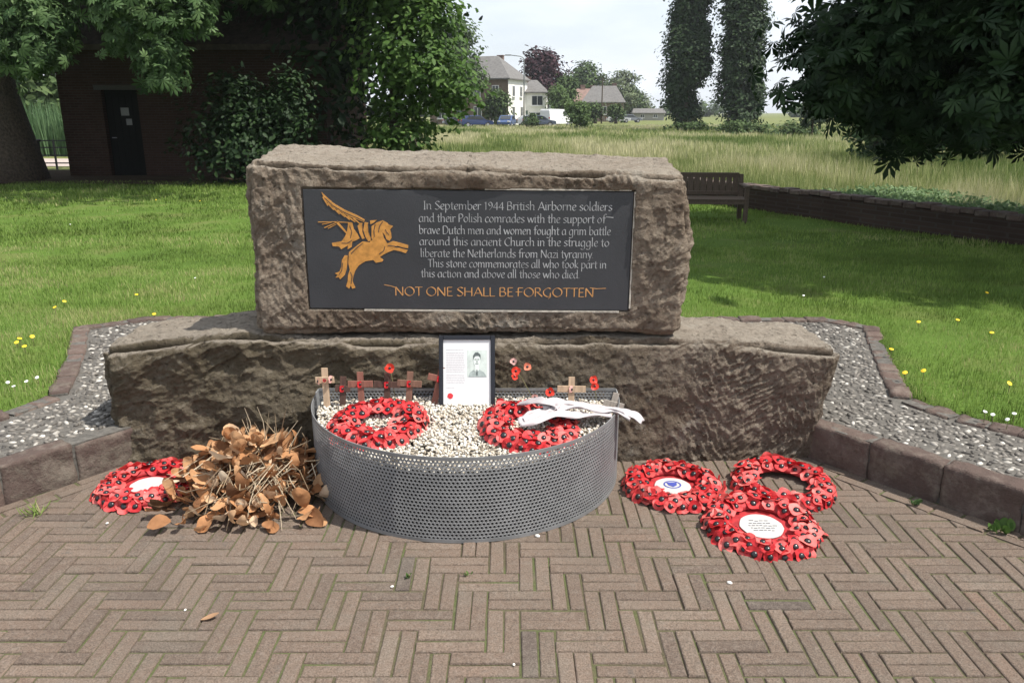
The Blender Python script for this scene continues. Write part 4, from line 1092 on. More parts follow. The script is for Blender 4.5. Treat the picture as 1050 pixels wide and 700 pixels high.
# ------------------------------------------------------------------ dried bouquet
def leafcard(L, W, curl, n=6, k=5, tipp=1.0):
    V = []; F = []
    for i in range(n + 1):
        t = i / n; w = W * (math.sin(math.pi * min(1, t * .94 + .03)) ** .75)
        a = curl * t; x = L * (math.sin(a) / curl if abs(curl) > .01 else t); z = L * ((1 - math.cos(a)) / curl if abs(curl) > .01 else 0)
        for j in range(k):
            q = j / (k - 1) - .5
            V.append((x, q * w, z + abs(q) * w * .45 * (1 - .3 * t)))
    for i in range(n):
        for j in range(k - 1): F.append((i * k + j, i * k + j + 1, (i + 1) * k + j + 1, (i + 1) * k + j))
    return np.array(V), np.array(F)
def bouquet():
    cx, cy = ground(254, 497, .08); cy = 3.01
    root = empty("dried_bouquet", (cx, cy, 0)); tag(root, "heap of withered brown leaves and straw stalks on the pavers left of the planter", "dried bouquet")
    M_DRY = m_tint("dry_leaf", [(0, (.08, .043, .025)), (.22, (.22, .105, .05)), (.5, (.43, .215, .10)), (.75, (.54, .33, .18)), (1, (.58, .47, .35))], .8, .2, .15, 30, .004)
    M_STRAW = m_tint("straw", [(0, (.14, .09, .055)), (.5, (.34, .26, .165)), (1, (.48, .40, .29))], .7, .1)
    def mound(x, y):
        return .23 * np.exp(-((x / .24) ** 2 + ((y - .08) / .19) ** 2)) + .03
    leaves = []; stalks = []
    acc = [[], [], []]; base = 0
    for ci, curl in enumerate((.5, 1.1, -.8, 2.0, 1.5)):
        tv, tf = leafcard(1, (.62, .45, .7, .5, .38)[ci], curl, 7, 5); tv = tv + .055 * np.stack([vn(tv, 3.3, ci), vn(tv, 3.7, ci + 9), 1.6 * vn(tv, 4.1, ci + 19)], 1) * np.clip(tv[:, :1] * 3, 0, 1)
        n = 95
        x = RNG.normal(0, .155, n); y = RNG.normal(-.01, .115, n)
        x = np.clip(x, -.30, .30); y = np.clip(y, -.24, .27)
        z = mound(x, y) * RNG.uniform(.35, 1.02, n)
        az = np.arctan2(y - .03, x) + RNG.normal(0, .8, n); el = RNG.normal(.15, .5, n)
        d = np.stack([np.cos(az) * np.cos(el), np.sin(az) * np.cos(el), np.sin(el)], 1)
        u = np.array([[0, 0, 1.]]) + RNG.normal(0, .45, (n, 3)); s = np.cross(u, d); s /= np.linalg.norm(s, axis=1, keepdims=True); nn = np.cross(d, s)
        M = np.stack([d, s, nn], 2)
        V, F, T = scatter(tv, tf, np.stack([x, y, np.maximum(z, .012)], 1), M, RNG.uniform(.04, .115, n), np.clip(RNG.normal(.52, .28, n), 0, 1))
        V[:, 2] = np.maximum(V[:, 2], .004)
        acc[0].append(V); acc[1].append(F + base); acc[2].append(T); base += len(V)
    o = link_mesh("dry_leaves", np_mesh("dry_leaves", np.concatenate(acc[0]), np.concatenate(acc[1]), M_DRY, np.concatenate(acc[2]), True), root); o['kind'] = 'stuff'
    m = MB(); rd = random.Random(3)
    for i in range(300):
        g = rd.random()
        if g < .62:   # fan lying to the front and right
            a = rd.uniform(-2.9, -.1); L = rd.uniform(.08, .24); r0 = rd.uniform(0, .1)
            p0 = Vector((rd.gauss(.03, .08) , rd.gauss(.0, .06), rd.uniform(.08, .2))); d = Vector((math.cos(a), math.sin(a) * .9, rd.uniform(-.9, -.1)))
        elif g < .92:
            a = rd.uniform(0, 6.28); L = rd.uniform(.07, .18); p0 = Vector((rd.gauss(0, .12), rd.gauss(0, .09), rd.uniform(.06, .2))); d = Vector((math.cos(a), math.sin(a), rd.uniform(-.3, .6)))
        else:          # upright straw at the back
            L = rd.uniform(.08, .16); p0 = Vector((rd.gauss(.05, .06), rd.gauss(.08, .04), rd.uniform(.16, .24))); d = Vector((rd.gauss(0, .45), rd.gauss(.0, .2), 1))
        d.normalize(); pts = [p0, p0 + d * L * .5 + Vector((rd.gauss(0, .008),) * 3), p0 + d * L]
        for q in pts: q.z = max(q.z, .006); q.x = max(-.34, min(.30, q.x)); q.y = max(-.27, min(.30, q.y))
        w = rd.uniform(.0012, .0026); m.tube(pts, [w, w, w * .5], 4, tint=min(1, max(0, rd.gauss(.6, .25))))
    o = m.build("straw_stalks", M_STRAW, root); o['kind'] = 'stuff'
    # large orange brown leaves on top
    lf = [[], [], []]; b2 = 0
    for i, (x, y, z, az, el, L, t) in enumerate([(-.14, .02, .20, 2.6, .5, .12, .6), (-.09, .07, .24, 2.0, .9, .13, .58), (-.02, .05, .26, 1.2, .8, .11, .5), (.06, .02, .25, .4, .3, .12, .55), (.12, .05, .22, .2, .1, .13, .62), (.18, .04, .16, -.2, -.1, .12, .55), (-.05, -.04, .23, -2.2, .1, .12, .6), (.03, -.06, .22, -1.2, -.1, .11, .64), (-.15, -.06, .14, -2.6, -.2, .12, .5), (.12, -.07, .16, -.7, -.3, .12, .58), (-.22, -.02, .10, 3.0, -.2, .11, .5), (-.18, .1, .18, 2.4, .2, .11, .45)]):
        tv, tf = leafcard(1, .62, random.uniform(.6, 1.6), 8, 5); tv = tv + .06 * np.stack([vn(tv, 3.1, i + 40), vn(tv, 3.3, i + 60), 1.5 * vn(tv, 3.6, i + 80)], 1) * np.clip(tv[:, :1] * 3, 0, 1)
        d = np.array([[math.cos(az) * math.cos(el * .3 - .12), math.sin(az) * math.cos(el * .3 - .12), math.sin(el * .3 - .12)]]); sd = np.array([[-math.sin(az), math.cos(az), random.uniform(-.4, .4)]]); sd /= np.linalg.norm(sd)
        V, F, T = scatter(tv, tf, np.array([[x * .8, y, z * .9]]), np.stack([d, sd, np.cross(d, sd)], 2), np.array([L * random.uniform(.7, 1)]), np.array([min(1, max(.1, t + random.gauss(0, .17)))]))
        link_mesh("large_leaf", np_mesh("large_leaf", V, F, M_DRY, T, True), root)
    # a few big cupped pale brown flower heads
    for (x, y, z, s, t) in ((-.02, -.03, .235, .055, .62), (.05, .0, .25, .05, .55), (-.08, .04, .25, .05, .5), (-.11, -.11, .10, .045, .95), (.03, -.20, .06, .04, .98), (.09, -.19, .06, .04, .95), (-.02, -.17, .06, .035, .9)):
        acc = []
        tv, tf = leafcard(1, .9, 1.3); n = 6
        az = np.arange(n) * 6.283 / n + random.random(); d = np.stack([np.cos(az) * .8, np.sin(az) * .8 , np.full(n, .5)], 1); d /= np.linalg.norm(d, axis=1, keepdims=True)
        sd = np.stack([-np.sin(az), np.cos(az), az * 0], 1); M = np.stack([d, sd, np.cross(d, sd)], 2)
        V, F, T = scatter(tv, tf, np.tile([[x, y, z]], (n, 1)), M, np.full(n, s) * RNG.uniform(.8, 1.2, n), np.clip(RNG.normal(t, .08, n), 0, 1))
        link_mesh("flower_head", np_mesh("flower_head", V, F, M_DRY, T, True), root)
bouquet()

# ------------------------------------------------------------------ foliage tools
QUAD = (np.array([(0, 0, 0), (.5, -.28, .05), (1, 0, -.04), (.5, .28, .05)]), np.array([(0, 1, 2), (0, 2, 3)]))
OVAL = (np.array([(0, 0, 0), (.3, -.26, .05), (.72, -.22, .03), (1, 0, -.06), (.72, .22, .03), (.3, .26, .05), (.5, 0, -.02)]), np.array([(0, 1, 6), (1, 2, 6), (2, 3, 6), (3, 4, 6), (4, 5, 6), (5, 0, 6)]))
def palmate():
    V = []; F = []
    for a, L in zip((-115, -75, -38, 0, 38, 75, 115), (.55, .8, .95, 1.0, .95, .8, .55)):
        c, s = math.cos(R(a)), math.sin(R(a)); b = len(V); w = .165 * L
        for (x, y, z) in ((.03, 0, 0), (.68 * L, -w, -.14 * L), (L, 0, -.34 * L), (.68 * L, w, -.14 * L), (.64 * L, 0, -.06 * L)):
            V.append((x * c - y * s, x * s + y * c, z))
        F += [(b, b + 1, b + 4), (b + 1, b + 2, b + 4), (b + 2, b + 3, b + 4), (b + 3, b, b + 4)]
    return np.array(V), np.array(F)
PALM = palmate()
def leafmat(name, a, b, c, transl=.3, rough=.45):
    return m_tint(name, [(0, a), (.5, b), (1, c)], max(.58, rough), transl, .18)
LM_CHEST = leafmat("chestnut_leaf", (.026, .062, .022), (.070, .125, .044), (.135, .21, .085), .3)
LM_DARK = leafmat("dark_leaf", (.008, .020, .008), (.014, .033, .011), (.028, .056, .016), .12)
LM_MID = leafmat("hazel_leaf", (.038, .080, .018), (.070, .135, .030), (.115, .195, .048), .36)
LM_FAR = leafmat("far_green_leaf", (.045, .075, .028), (.065, .105, .036), (.095, .135, .05), .2, .7)
LM_POP = leafmat("poplar_leaf", (.018, .038, .015), (.030, .055, .022), (.054, .085, .034), .15, .6)
LM_COP = leafmat("copper_leaf", (.028, .012, .018), (.045, .018, .026), (.07, .03, .035), .15, .6)
LM_WIL = leafmat("willow_leaf", (.07, .115, .035), (.095, .15, .05), (.13, .19, .07), .3, .7)
LM_GREY = leafmat("greyish_leaf", (.09, .12, .065), (.12, .15, .08), (.15, .18, .10), .2, .7)
M_BARK = m_plain("bark", (.085, .065, .048), .95, var=.5, scale=18, bump=.05)

def crown_pts(ells, n, rng, clump=14, spread=.35, inner=.25, lump=.3, lumps=1.2):
    w = np.array([(e[1][0] * e[1][1] * e[1][2]) ** .7 for e in ells]); w /= w.sum()
    nc = max(4, n // clump); out_p = []; out_n = []
    which = rng.choice(len(ells), nc, p=w)
    C = np.array([e[0] for e in ells])[which]; Rr = np.array([e[1] for e in ells])[which]
    d = rng.normal(0, 1, (nc, 3)); d /= np.linalg.norm(d, axis=1, keepdims=True)
    rad = np.where(rng.random(nc) < inner, rng.random(nc) ** .45 * .85, rng.uniform(.72, 1.02, nc))
    P = C + d * Rr * rad[:, None]
    rad2 = 1 + lump * fbm(P, lumps, 2, 77)
    P = C + d * Rr * (rad * rad2)[:, None]
    sp = np.minimum(spread, Rr.min(1) * .45)
    Q = np.repeat(P, clump, 0) + rng.normal(0, 1, (nc * clump, 3)) * np.repeat(sp, clump)[:, None] * np.array([[1, 1, .55]])
    nn = np.repeat(d / Rr * Rr.mean(1, keepdims=True), clump, 0) * .8 + np.array([[0, 0, .75]]) + rng.normal(0, .45, (nc * clump, 3))
    ct = np.repeat(rng.normal(0, .16, nc), clump)
    return Q, nn, ct
def foliage(name, ells, n, size, mat, tmpl, parent, seed, clump=14, spread=.35, inner=.25, lump=.3, lumps=1.2, zmin=None, tb=.5, tvar=.18):
    rng = np.random.default_rng(seed)
    Q, nn, ct = crown_pts(ells, n, rng, clump, spread, inner, lump, lumps)
    if zmin is not None:
        k = Q[:, 2] > zmin; Q, nn, ct = Q[k], nn[k], ct[k]
    N = len(Q)
    V, F, T = scatter(tmpl[0], tmpl[1], Q, frames(nn, rng.uniform(0, 6.28, N)), size * rng.uniform(.65, 1.25, N), np.clip(tb + ct + rng.normal(0, tvar, N), 0, 1))
    if parent is not None: V = V - np.array(parent.location)
    return link_mesh(name, np_mesh(name, V, F, mat, T), parent)
def trunk(parent, r, h, seed, lean=(0, 0), branches=6, blen=2.5, flare=1.6, name="trunk", bstart=.45, mat=None):
    rd = random.Random(seed); m = MB(); n = 9
    pts = []; rads = []
    for i in range(n + 1):
        t = i / n; pts.append((lean[0] * t + rd.gauss(0, .03) * h * .1 * (i > 0), lean[1] * t + rd.gauss(0, .03) * h * .1 * (i > 0), -.25 + (h + .25) * t))
        rads.append(r * ((1 - .72 * t) + (flare - 1) * math.exp(-t * h / (r * 1.6))))
    m.tube(pts, rads, 14)
    for b in range(branches):
        t = rd.uniform(bstart, .95); i = min(n - 1, int(t * n)); p0 = Vector(pts[i]); a = rd.uniform(0, 6.28) ; L = blen * rd.uniform(.6, 1.2); rr = rads[i] * .5
        q = [p0]; d = Vector((math.cos(a), math.sin(a), rd.uniform(.3, .9))).normalized()
        for s in range(4):
            d = (d + Vector((rd.gauss(0, .15), rd.gauss(0, .15), rd.gauss(.02, .12)))).normalized(); q.append(q[-1] + d * L / 4)
        m.tube(q, [rr, rr * .8, rr * .6, rr * .38, rr * .15], 7)
    return m.build(name, mat or M_BARK, parent, smooth=True)
def tree(name, label, group, loc, ells, n, size, mat, tmpl, r, h, seed, cat="tree", **kw):
    root = empty(name, loc); tag(root, label, cat, group)
    br = kw.pop('branches', 6); bl = kw.pop('blen', 2.5); bs = kw.pop('bstart', .45); fl = kw.pop('flare', 1.6)
    if r: trunk(root, r, h, seed, branches=br, blen=bl, bstart=bs, flare=fl)
    if ells: foliage("crown", ells, n, size, mat, tmpl, root, seed, **kw)
    return root

# right foreground chestnut
LM_CHESTD = leafmat("shaded_chestnut_leaf", (.009, .022, .009), (.016, .036, .012), (.030, .060, .018), .12)  # chestnut leaf again, greens darkened to paint the crown's shade
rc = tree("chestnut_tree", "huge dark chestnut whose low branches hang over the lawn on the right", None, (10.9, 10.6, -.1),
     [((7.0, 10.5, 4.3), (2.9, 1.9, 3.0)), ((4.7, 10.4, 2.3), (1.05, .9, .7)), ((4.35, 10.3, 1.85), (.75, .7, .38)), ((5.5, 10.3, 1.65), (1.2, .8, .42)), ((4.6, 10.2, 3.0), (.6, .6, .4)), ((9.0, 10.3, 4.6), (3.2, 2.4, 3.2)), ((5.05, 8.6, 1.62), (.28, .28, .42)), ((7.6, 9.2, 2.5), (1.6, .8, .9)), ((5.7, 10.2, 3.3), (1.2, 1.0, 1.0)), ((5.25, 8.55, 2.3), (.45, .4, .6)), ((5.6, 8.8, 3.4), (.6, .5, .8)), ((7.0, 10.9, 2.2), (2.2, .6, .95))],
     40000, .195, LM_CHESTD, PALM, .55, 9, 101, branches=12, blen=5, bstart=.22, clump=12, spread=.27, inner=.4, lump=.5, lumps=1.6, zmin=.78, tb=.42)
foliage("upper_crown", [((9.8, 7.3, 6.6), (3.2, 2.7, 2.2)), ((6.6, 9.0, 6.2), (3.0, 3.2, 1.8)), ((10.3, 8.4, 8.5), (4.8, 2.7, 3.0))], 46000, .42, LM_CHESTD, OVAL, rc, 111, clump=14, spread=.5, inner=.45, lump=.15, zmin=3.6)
# left big chestnut
lc = tree("chestnut_tree", "big chestnut with a thick trunk at the left edge and sunlit hanging sprays", None, (-12.8, 20.3, -.1),
     [((-9.9, 17.3, 3.3), (.75, .55, .95)), ((-9.6, 17.2, 2.75), (.5, .35, .45)), ((-10.7, 18.0, 3.2), (.7, .5, .9)), ((-7.75, 17.5, 3.7), (.8, .5, .75)), ((-7.25, 17.4, 2.6), (.42, .32, .6)), ((-8.1, 17.4, 3.1), (.35, .3, .35)), ((-6.75, 17.6, 3.6), (.5, .4, .5)), ((-8.3, 18.8, 5.2), (3.6, 1.4, 1.3))],
     14000, .20, LM_CHEST, PALM, .78, 10, 102, branches=10, blen=5, bstart=.4, clump=11, spread=.24, inner=.3, lump=.3, lumps=2.0, tb=.55, flare=1.5)
foliage("upper_crown", [((-11.5, 22.2, 9.5), (7, 4.4, 5)), ((-7, 21.9, 8.2), (5, 3.4, 3.4)), ((-14.5, 17.8, 5.8), (2.5, 2.2, 1.8)), ((-10.0, 19.0, 6.2), (4, 1.3, 1.4)), ((-8.0, 20.3, 5.2), (4.5, 1.2, 1.3)), ((-5.2, 15.0, 6.6), (2.8, 1.1, .9))], 17000, .38, LM_DARK, OVAL, lc, 112, clump=14, spread=.5, inner=.45, lump=.15, zmin=3.4)  # last clump floats unseen and detached, added only to shade the left lawn
# dense trees behind the left of the memorial
tree("dense_tree", "tall dense dark tree behind the shrub, right of the brick barn", None, (-5.2, 24.3, -.1),
     [((-5.4, 24.2, 6.2), (3.6, 3.2, 6.0)), ((-7.0, 23.8, 8.5), (4.5, 3, 4)), ((-4.75, 21.6, 2.6), (1.05, .9, 2.9)), ((-4.9, 21.4, 5.4), (1.7, 1.2, 2.2)), ((-3.2, 24.6, 7.5), (2.4, 2.4, 3.6))],
     26000, .24, LM_DARK, OVAL, .35, 9, 103, clump=16, spread=.4, inner=.4, zmin=-.05)
tree("leafy_tree", "sunlit bright green tree with leaves down to the grass left of the memorial", None, (-3.0, 21.0, -.1),
     [((-3.0, 21.0, 3.6), (1.1, 1.2, 3.3)), ((-2.2, 20.7, 2.7), (1.15, 1.0, 1.6)), ((-2.9, 20.8, 5.9), (1.3, 1.3, 1.7)), ((-1.45, 20.5, 2.1), (.6, .55, .7)), ((-2.75, 20.5, .8), (.75, .6, .9)), ((-2.45, 20.8, 4.3), (.9, .9, 1.0))],
     13000, .17, LM_MID, OVAL, .16, 5, 104, clump=16, spread=.20, inner=.3, lump=.5, lumps=1.9, zmin=-.05, blen=1.5)
tree("shrub", "dark leafy shrub in front of the brick barn wall", None, (-6.3, 19.3, -.1),
     [((-6.5, 19.3, 1.0), (1.15, .7, 1.1)), ((-5.45, 19.5, .8), (.75, .6, 1.0)), ((-6.4, 19.3, 1.9), (.5, .5, .6)), ((-5.2, 19.5, 1.6), (.4, .4, .8)), ((-5.8, 19.4, 1.5), (.5, .4, .6))],
     7500, .13, LM_DARK, OVAL, .05, 1.3, 105, cat="shrub", lump=.7, lumps=2.0, clump=12, spread=.22, inner=.4, zmin=-.05, blen=.7, bstart=.1, tb=.62)

# ------------------------------------------------------------------ brick barn on the left
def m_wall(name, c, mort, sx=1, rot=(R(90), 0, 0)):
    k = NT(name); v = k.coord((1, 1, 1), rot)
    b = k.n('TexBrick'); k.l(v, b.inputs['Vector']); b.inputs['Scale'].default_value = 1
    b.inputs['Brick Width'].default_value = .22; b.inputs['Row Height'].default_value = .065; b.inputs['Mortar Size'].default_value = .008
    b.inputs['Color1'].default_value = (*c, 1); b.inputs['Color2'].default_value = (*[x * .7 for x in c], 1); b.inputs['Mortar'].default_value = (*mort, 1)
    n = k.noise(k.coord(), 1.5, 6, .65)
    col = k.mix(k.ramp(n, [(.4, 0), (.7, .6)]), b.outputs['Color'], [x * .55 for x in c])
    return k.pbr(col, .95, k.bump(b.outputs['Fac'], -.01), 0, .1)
def barn():
    root = empty("brick_barn", (-8.3, 21.6, -.1)); tag(root, "dark brick barn with a door, in deep shade under the trees on the left", "barn")
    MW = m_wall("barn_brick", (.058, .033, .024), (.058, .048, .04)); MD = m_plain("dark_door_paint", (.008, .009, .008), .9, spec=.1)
    MR = m_plain("dark_roof_tiles", (.06, .045, .04), .9, var=.4, scale=6, bump=.03)
    w, d, h = 6.9, 6.0, 3.35
    m = MB()
    # front wall around the door opening
    dx0, dx1, dh = -2.35, -1.42, 2.2
    m.box(((-w / 2 + dx0) / 2, .15, h / 2), (dx0 + w / 2, .3, h)); m.box(((w / 2 + dx1) / 2, .15, h / 2), (w / 2 - dx1, .3, h)); m.box(((dx0 + dx1) / 2, .152, (h + dh) / 2), (dx1 - dx0, .296, h - dh))
    m.box((0, d - .15, h / 2), (w, .3, h)); m.box((-w / 2 + .15, d / 2, h / 2), (.296, d - .61, h)); m.box((w / 2 - .15, d / 2, h / 2), (.296, d - .61, h))
    m.prism([(.001, h + .001), (d / 2, h + 2.4), (d - .001, h + .001)], -w / 2 + .01, -w / 2 + .25, axis='x'); m.prism([(.001, h + .001), (d / 2, h + 2.4), (d - .001, h + .001)], w / 2 - .25, w / 2 - .01, axis='x')
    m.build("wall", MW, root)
    m = MB()
    for s in (0, 1):
        q = [(-.35, h - .20), (d / 2, h + 2.47), (d / 2, h + 2.62), (-.4, h - .07)]
        if s: q = [(d - a, b) for a, b in q]
        m.prism(q, -w / 2 - .25, w / 2 + .25, axis='x')
    m.build("roof", MR, root)
    m = MB(); m.box(((dx0 + dx1) / 2, .18, dh / 2 + .01), (dx1 - dx0 - .02, .06, dh - .02), bev=.005)
    for k in range(5): m.box((dx0 + .12 + k * .173, .143, dh / 2), (.15, .012, dh - .25), bev=.003)
    do = m.build("door", MD, root)
    m = MB(); m.box((dx0 + .5, .133, 1.66), (.21, .004, .2)); m.box((dx0 + .58, .133, 1.40), (.15, .004, .16)); m.build("notice", m_plain("weathered_paper", (.22, .22, .22), .8), do)
    m = MB(); m.tube([(dx0 + .1, .13, 1.0), (dx0 + .1, .09, 1.0), (dx0 + .22, .09, 1.0)], .012, 8); m.build("handle", M_STEEL, do)
    m = MB(); m.box(((dx0 + dx1) / 2, -.03, dh + .06), (dx1 - dx0 + .3, .055, .12)); m.build("lintel", m_plain("lintel_stone", (.06, .055, .05), .9), root)
    return root
barn()
# waste bin and fence in the gap by the trunk
root = empty("waste_bin", (-13.45, 22.6, -.1)); tag(root, "dark waste bin beside the big trunk, left of the barn", "waste bin")
MDG = m_plain("dark_green_plastic", (.012, .016, .014), .6)
m = MB(); m.prism([(-.24, 0), (.24, 0), (.29, .85), (-.29, .85)], -.26, .26); m.build("body", MDG, root)
m = MB(); m.box((0, 0, .89), (.64, .6, .07), bev=.02); m.build("lid", MDG, root)
def railfence():
    root = empty("metal_fence", (-15.1, 27.0, -.32)); tag(root, "low black metal rail fence beyond the trunk on the left", "fence")
    mt = m_plain("black_metal", (.02, .02, .02), .5)
    for k in range(3):
        m = MB(); m.box((-1.2 + k * 1.2, 0, .5), (.05, .05, 1.0)); m.build("post", mt, root)
    m = MB()
    for z in (.25, .5, .75, .97): m.box((0, -.028, z), (2.6, .014, .04))
    m.build("rail", mt, root)
railfence()

# ------------------------------------------------------------------ low wall, bench
def lowwall():
    root = empty("low_brick_wall", (4.25, 14.3, -.1)); tag(root, "low dark brick wall along the far edge of the shaded lawn", "wall")
    MW = m_wall("old_wall_brick", (.065, .045, .036), (.07, .063, .055)); m = MB(); c = MB()
    o = Vector((4.25, 14.3))
    for i, (a, b) in enumerate(zip(WALL[:-1], WALL[1:])):
        a = Vector(a); b = Vector(b); d = b - a; L = d.length; mid = (a + b) / 2 - o; rz = math.atan2(d.y, d.x)
        m.box((mid.x, mid.y, .03), (L + .02, .22, .66), rz=rz)
        s = 0
        while s < L - .05:
            l = random.uniform(.2, .24); p = a + d.normalized() * (s + l / 2) - o
            c.box((p.x, p.y, .395 + random.gauss(0, .008)), (l - .01, .26, .07), rz=rz + random.gauss(0, .015), bev=.01, tint=random.random()); s += l
    m.build("wall_body", MW, root); c.build("coping", M_KERB, root)
lowwall()
def bench():
    # facing the memorial, slightly turned
    xr, y = ground(764, 227, -.1)
    root = empty("park_bench", (xr - .78, y + .12, -.1), R(-5)); root.scale = (1, 1, .82); tag(root, "weathered wooden slatted bench half hidden behind the memorial, before the low wall", "bench")
    MWd = m_wood("weathered_bench_wood", (.105, .08, .06)); w = 1.55
    for s in (-1, 1):
        m = MB(); m.box((s * (w / 2 - .035), -.26, .33), (.065, .065, .66), bev=.006); m.build("leg", MWd, root)
        m = MB(); m.prism([(.20, -.02), (.265, -.02), (.33, .86), (.275, .86), (.2, .45)], s * (w / 2 - .035) - .0325, s * (w / 2 - .035) + .0325, axis='x'); m.build("leg", MWd, root)
        m = MB(); m.box((s * (w / 2 - .035), -.02, .675), (.085, .60, .035), bev=.008); m.build("armrest", MWd, root)
        m = MB(); m.box((s * (w / 2 - .035), -.02, .37), (.045, .42, .07)); m.build("side_rail", MWd, root)
    m = MB()
    for k in range(6): m.box((0, -.265 + k * .085, .435), (w - .02, .07, .025), bev=.004)
    m.box((0, -.275, .385), (w - .14, .03, .075)); m.build("seat", MWd, root)
    m = MB(); m.box((0, .298, .84), (w - .135, .04, .09), bev=.006); m.box((0, .25, .50), (w - .135, .04, .07), bev=.006)
    for k in range(14): x = -w / 2 + .12 + k * (w - .24) / 13; m.box((x, .275, .67), (.086, .018, .30), rot=Euler((R(-6), 0, 0)))
    m.build("backrest", MWd, root)
bench()

# ------------------------------------------------------------------ far things: poplars, houses, trees, cars
def poplar(px, Y, w, label, seed):
    X, _, _ = at_depth(px, 130, Y); loc = (X, Y, -.32)
    r = w / 2; el = []
    rd = random.Random(seed)
    for k in range(15):
        z = .9 + k * 1.68; f = min(1, .62 + .11 * k) * (1 - (k / 15.5) ** 1.5) ** .7
        el.append(((X + rd.gauss(0, .22) * r, Y + rd.gauss(0, .2) * r, z), (r * f * rd.uniform(.7, 1.0), r * f * .85, 1.9)))
    for k in range(12):
        a = rd.uniform(0, 6.28); z = rd.uniform(1.5, 16); q = .72 * (1 - (z / 26) ** 1.5); el.append(((X + r * q * math.cos(a), Y + r * q * math.sin(a), z), (.6, .6, 1.9)))
    tree("poplar_tree", label, "poplars at the far edge of the meadow", loc, el, 48000, .34, LM_POP, OVAL, .3, 20, seed, clump=10, tvar=.09, spread=.36, inner=.45, lump=.4, lumps=.8, zmin=.1, blen=2, branches=4)
poplar(702, 84, 4.7, "left one of the two tall poplars beyond the meadow", 201)
poplar(757, 82, 4.3, "right one of the two tall poplars, nearest the chestnut branches", 202)
def far_tree(px, ytop, ybot, wpx, Y, mat, label, seed, n=3500, size=.6, group="trees around the far houses", name="broadleaf_tree", trunk_r=.25, cat="tree"):
    X, _, zt = at_depth(px, ytop, Y); zb = -.3; _, _, zlow = at_depth(px, ybot, Y); w = wpx * Y / 817 / 1.03 / 2
    h = zt - zlow; rd = random.Random(seed); el = [((X, Y, zlow + h * .52), (w * .82, w * .8, h * .5))]
    for k in range(7):
        a = rd.uniform(0, 6.28); q = rd.uniform(.2, .85)
        el.append(((X + w * .6 * math.cos(a), Y + w * .5 * math.sin(a), zlow + h * q), (w * .42, w * .42, h * .2)))
    el.append(((X, Y, zlow + h * .82), (w * .5, w * .5, h * .18)))
    return tree(name, label, group, (X, Y, zb), el, n, size, mat, OVAL, trunk_r, max(1.0, (zt + .3) * .7), seed, cat=cat, clump=9, spread=size * 1.0, inner=.35, lump=.25, lumps=2.2 / w, zmin=-.3, blen=w * .6, branches=5)
far_tree(560, 53, 112, 44, 155, LM_COP, "dark copper beech with a round purple crown behind the white house", 301, 4500, .75)
far_tree(602, 63, 112, 38, 195, LM_FAR, "round green tree behind the two tiled houses", 302, 4000, .8)
far_tree(637, 74, 118, 36, 190, LM_GREY, "pale greyish green tree at the right end of the far houses", 303, 3200, .6)
far_tree(573, 88, 122, 24, 130, LM_WIL, "light green willow beside the white van", 304, 3600, .42)
far_tree(581, 78, 118, 20, 140, LM_FAR, "narrow green tree between the beech and the tiled houses", 305, 2500, .6)
far_tree(463, 14, 100, 66, 112, LM_FAR, "tall pale green tree rising over the left end of the big house", 306, 5000, .62)
far_tree(510, 92, 122, 30, 112, LM_FAR, "garden tree before the brown front of the big house", 307, 2600, .42)
far_tree(592, 106, 130, 26, 92, LM_WIL, "rounded yellow green bush at the meadow edge right of the van", 308, 3000, .3, name="bush", trunk_r=.08, cat="bush")
far_tree(545, 117, 130, 14, 98, LM_FAR, "low bush between the parked cars and the van", 309, 900, .28, name="bush", trunk_r=.05, cat="bush")
far_tree(611, 106, 123, 16, 140, LM_FAR, "small garden tree before the left tiled house", 310, 1500, .45)
far_tree(632, 107, 123, 16, 138, LM_FAR, "small garden tree before the right tiled house", 311, 1500, .45)
far_tree(647, 88, 118, 24, 200, LM_FAR, "thin topped tree right of the pale greyish tree", 312, 1800, .8)
far_tree(655, 96, 120, 34, 210, LM_GREY, "hazy tree left of the two poplars", 313, 1500, .9)
# dark bushes behind the right chestnut
for k, (px, yt_, yb, w, Y, lab) in enumerate([(905, 96, 163, 74, 30, "dark bushy tree behind the chestnut branches at right"), (960, 90, 164, 84, 27, "dark green hawthorn at the edge of the meadow, right of the bushy tree"), (1030, 92, 162, 74, 31, "dark bush at the right edge of the meadow")]):
    far_tree(px, yt_, yb, w, Y, LM_CHEST, lab, 330 + k, 6000, .2, group="bushes along the right side of the meadow", name="hawthorn_bush", trunk_r=.12, cat="bush")
far_tree(836, 103, 134, 26, 60, LM_POP, "small tree on a thin stem seen under the chestnut branches", 340, 1500, .25, group=None, name="young_tree", trunk_r=.1)
for k, (px, w, Y, yt_, lab) in enumerate([(762, 60, 70, 124, "scrub clump at the foot of the right poplar"), (815, 55, 66, 126, "scrub clump between the poplars and the young tree"), (705, 50, 80, 126, "scrub clump at the foot of the left poplar")]):
    far_tree(px, yt_, 146 if k < 2 else 134, w, Y, LM_FAR, lab, 350 + k, 1500, .3, group="scrub below the poplars", name="scrub_bush", trunk_r=.04, cat="bush")

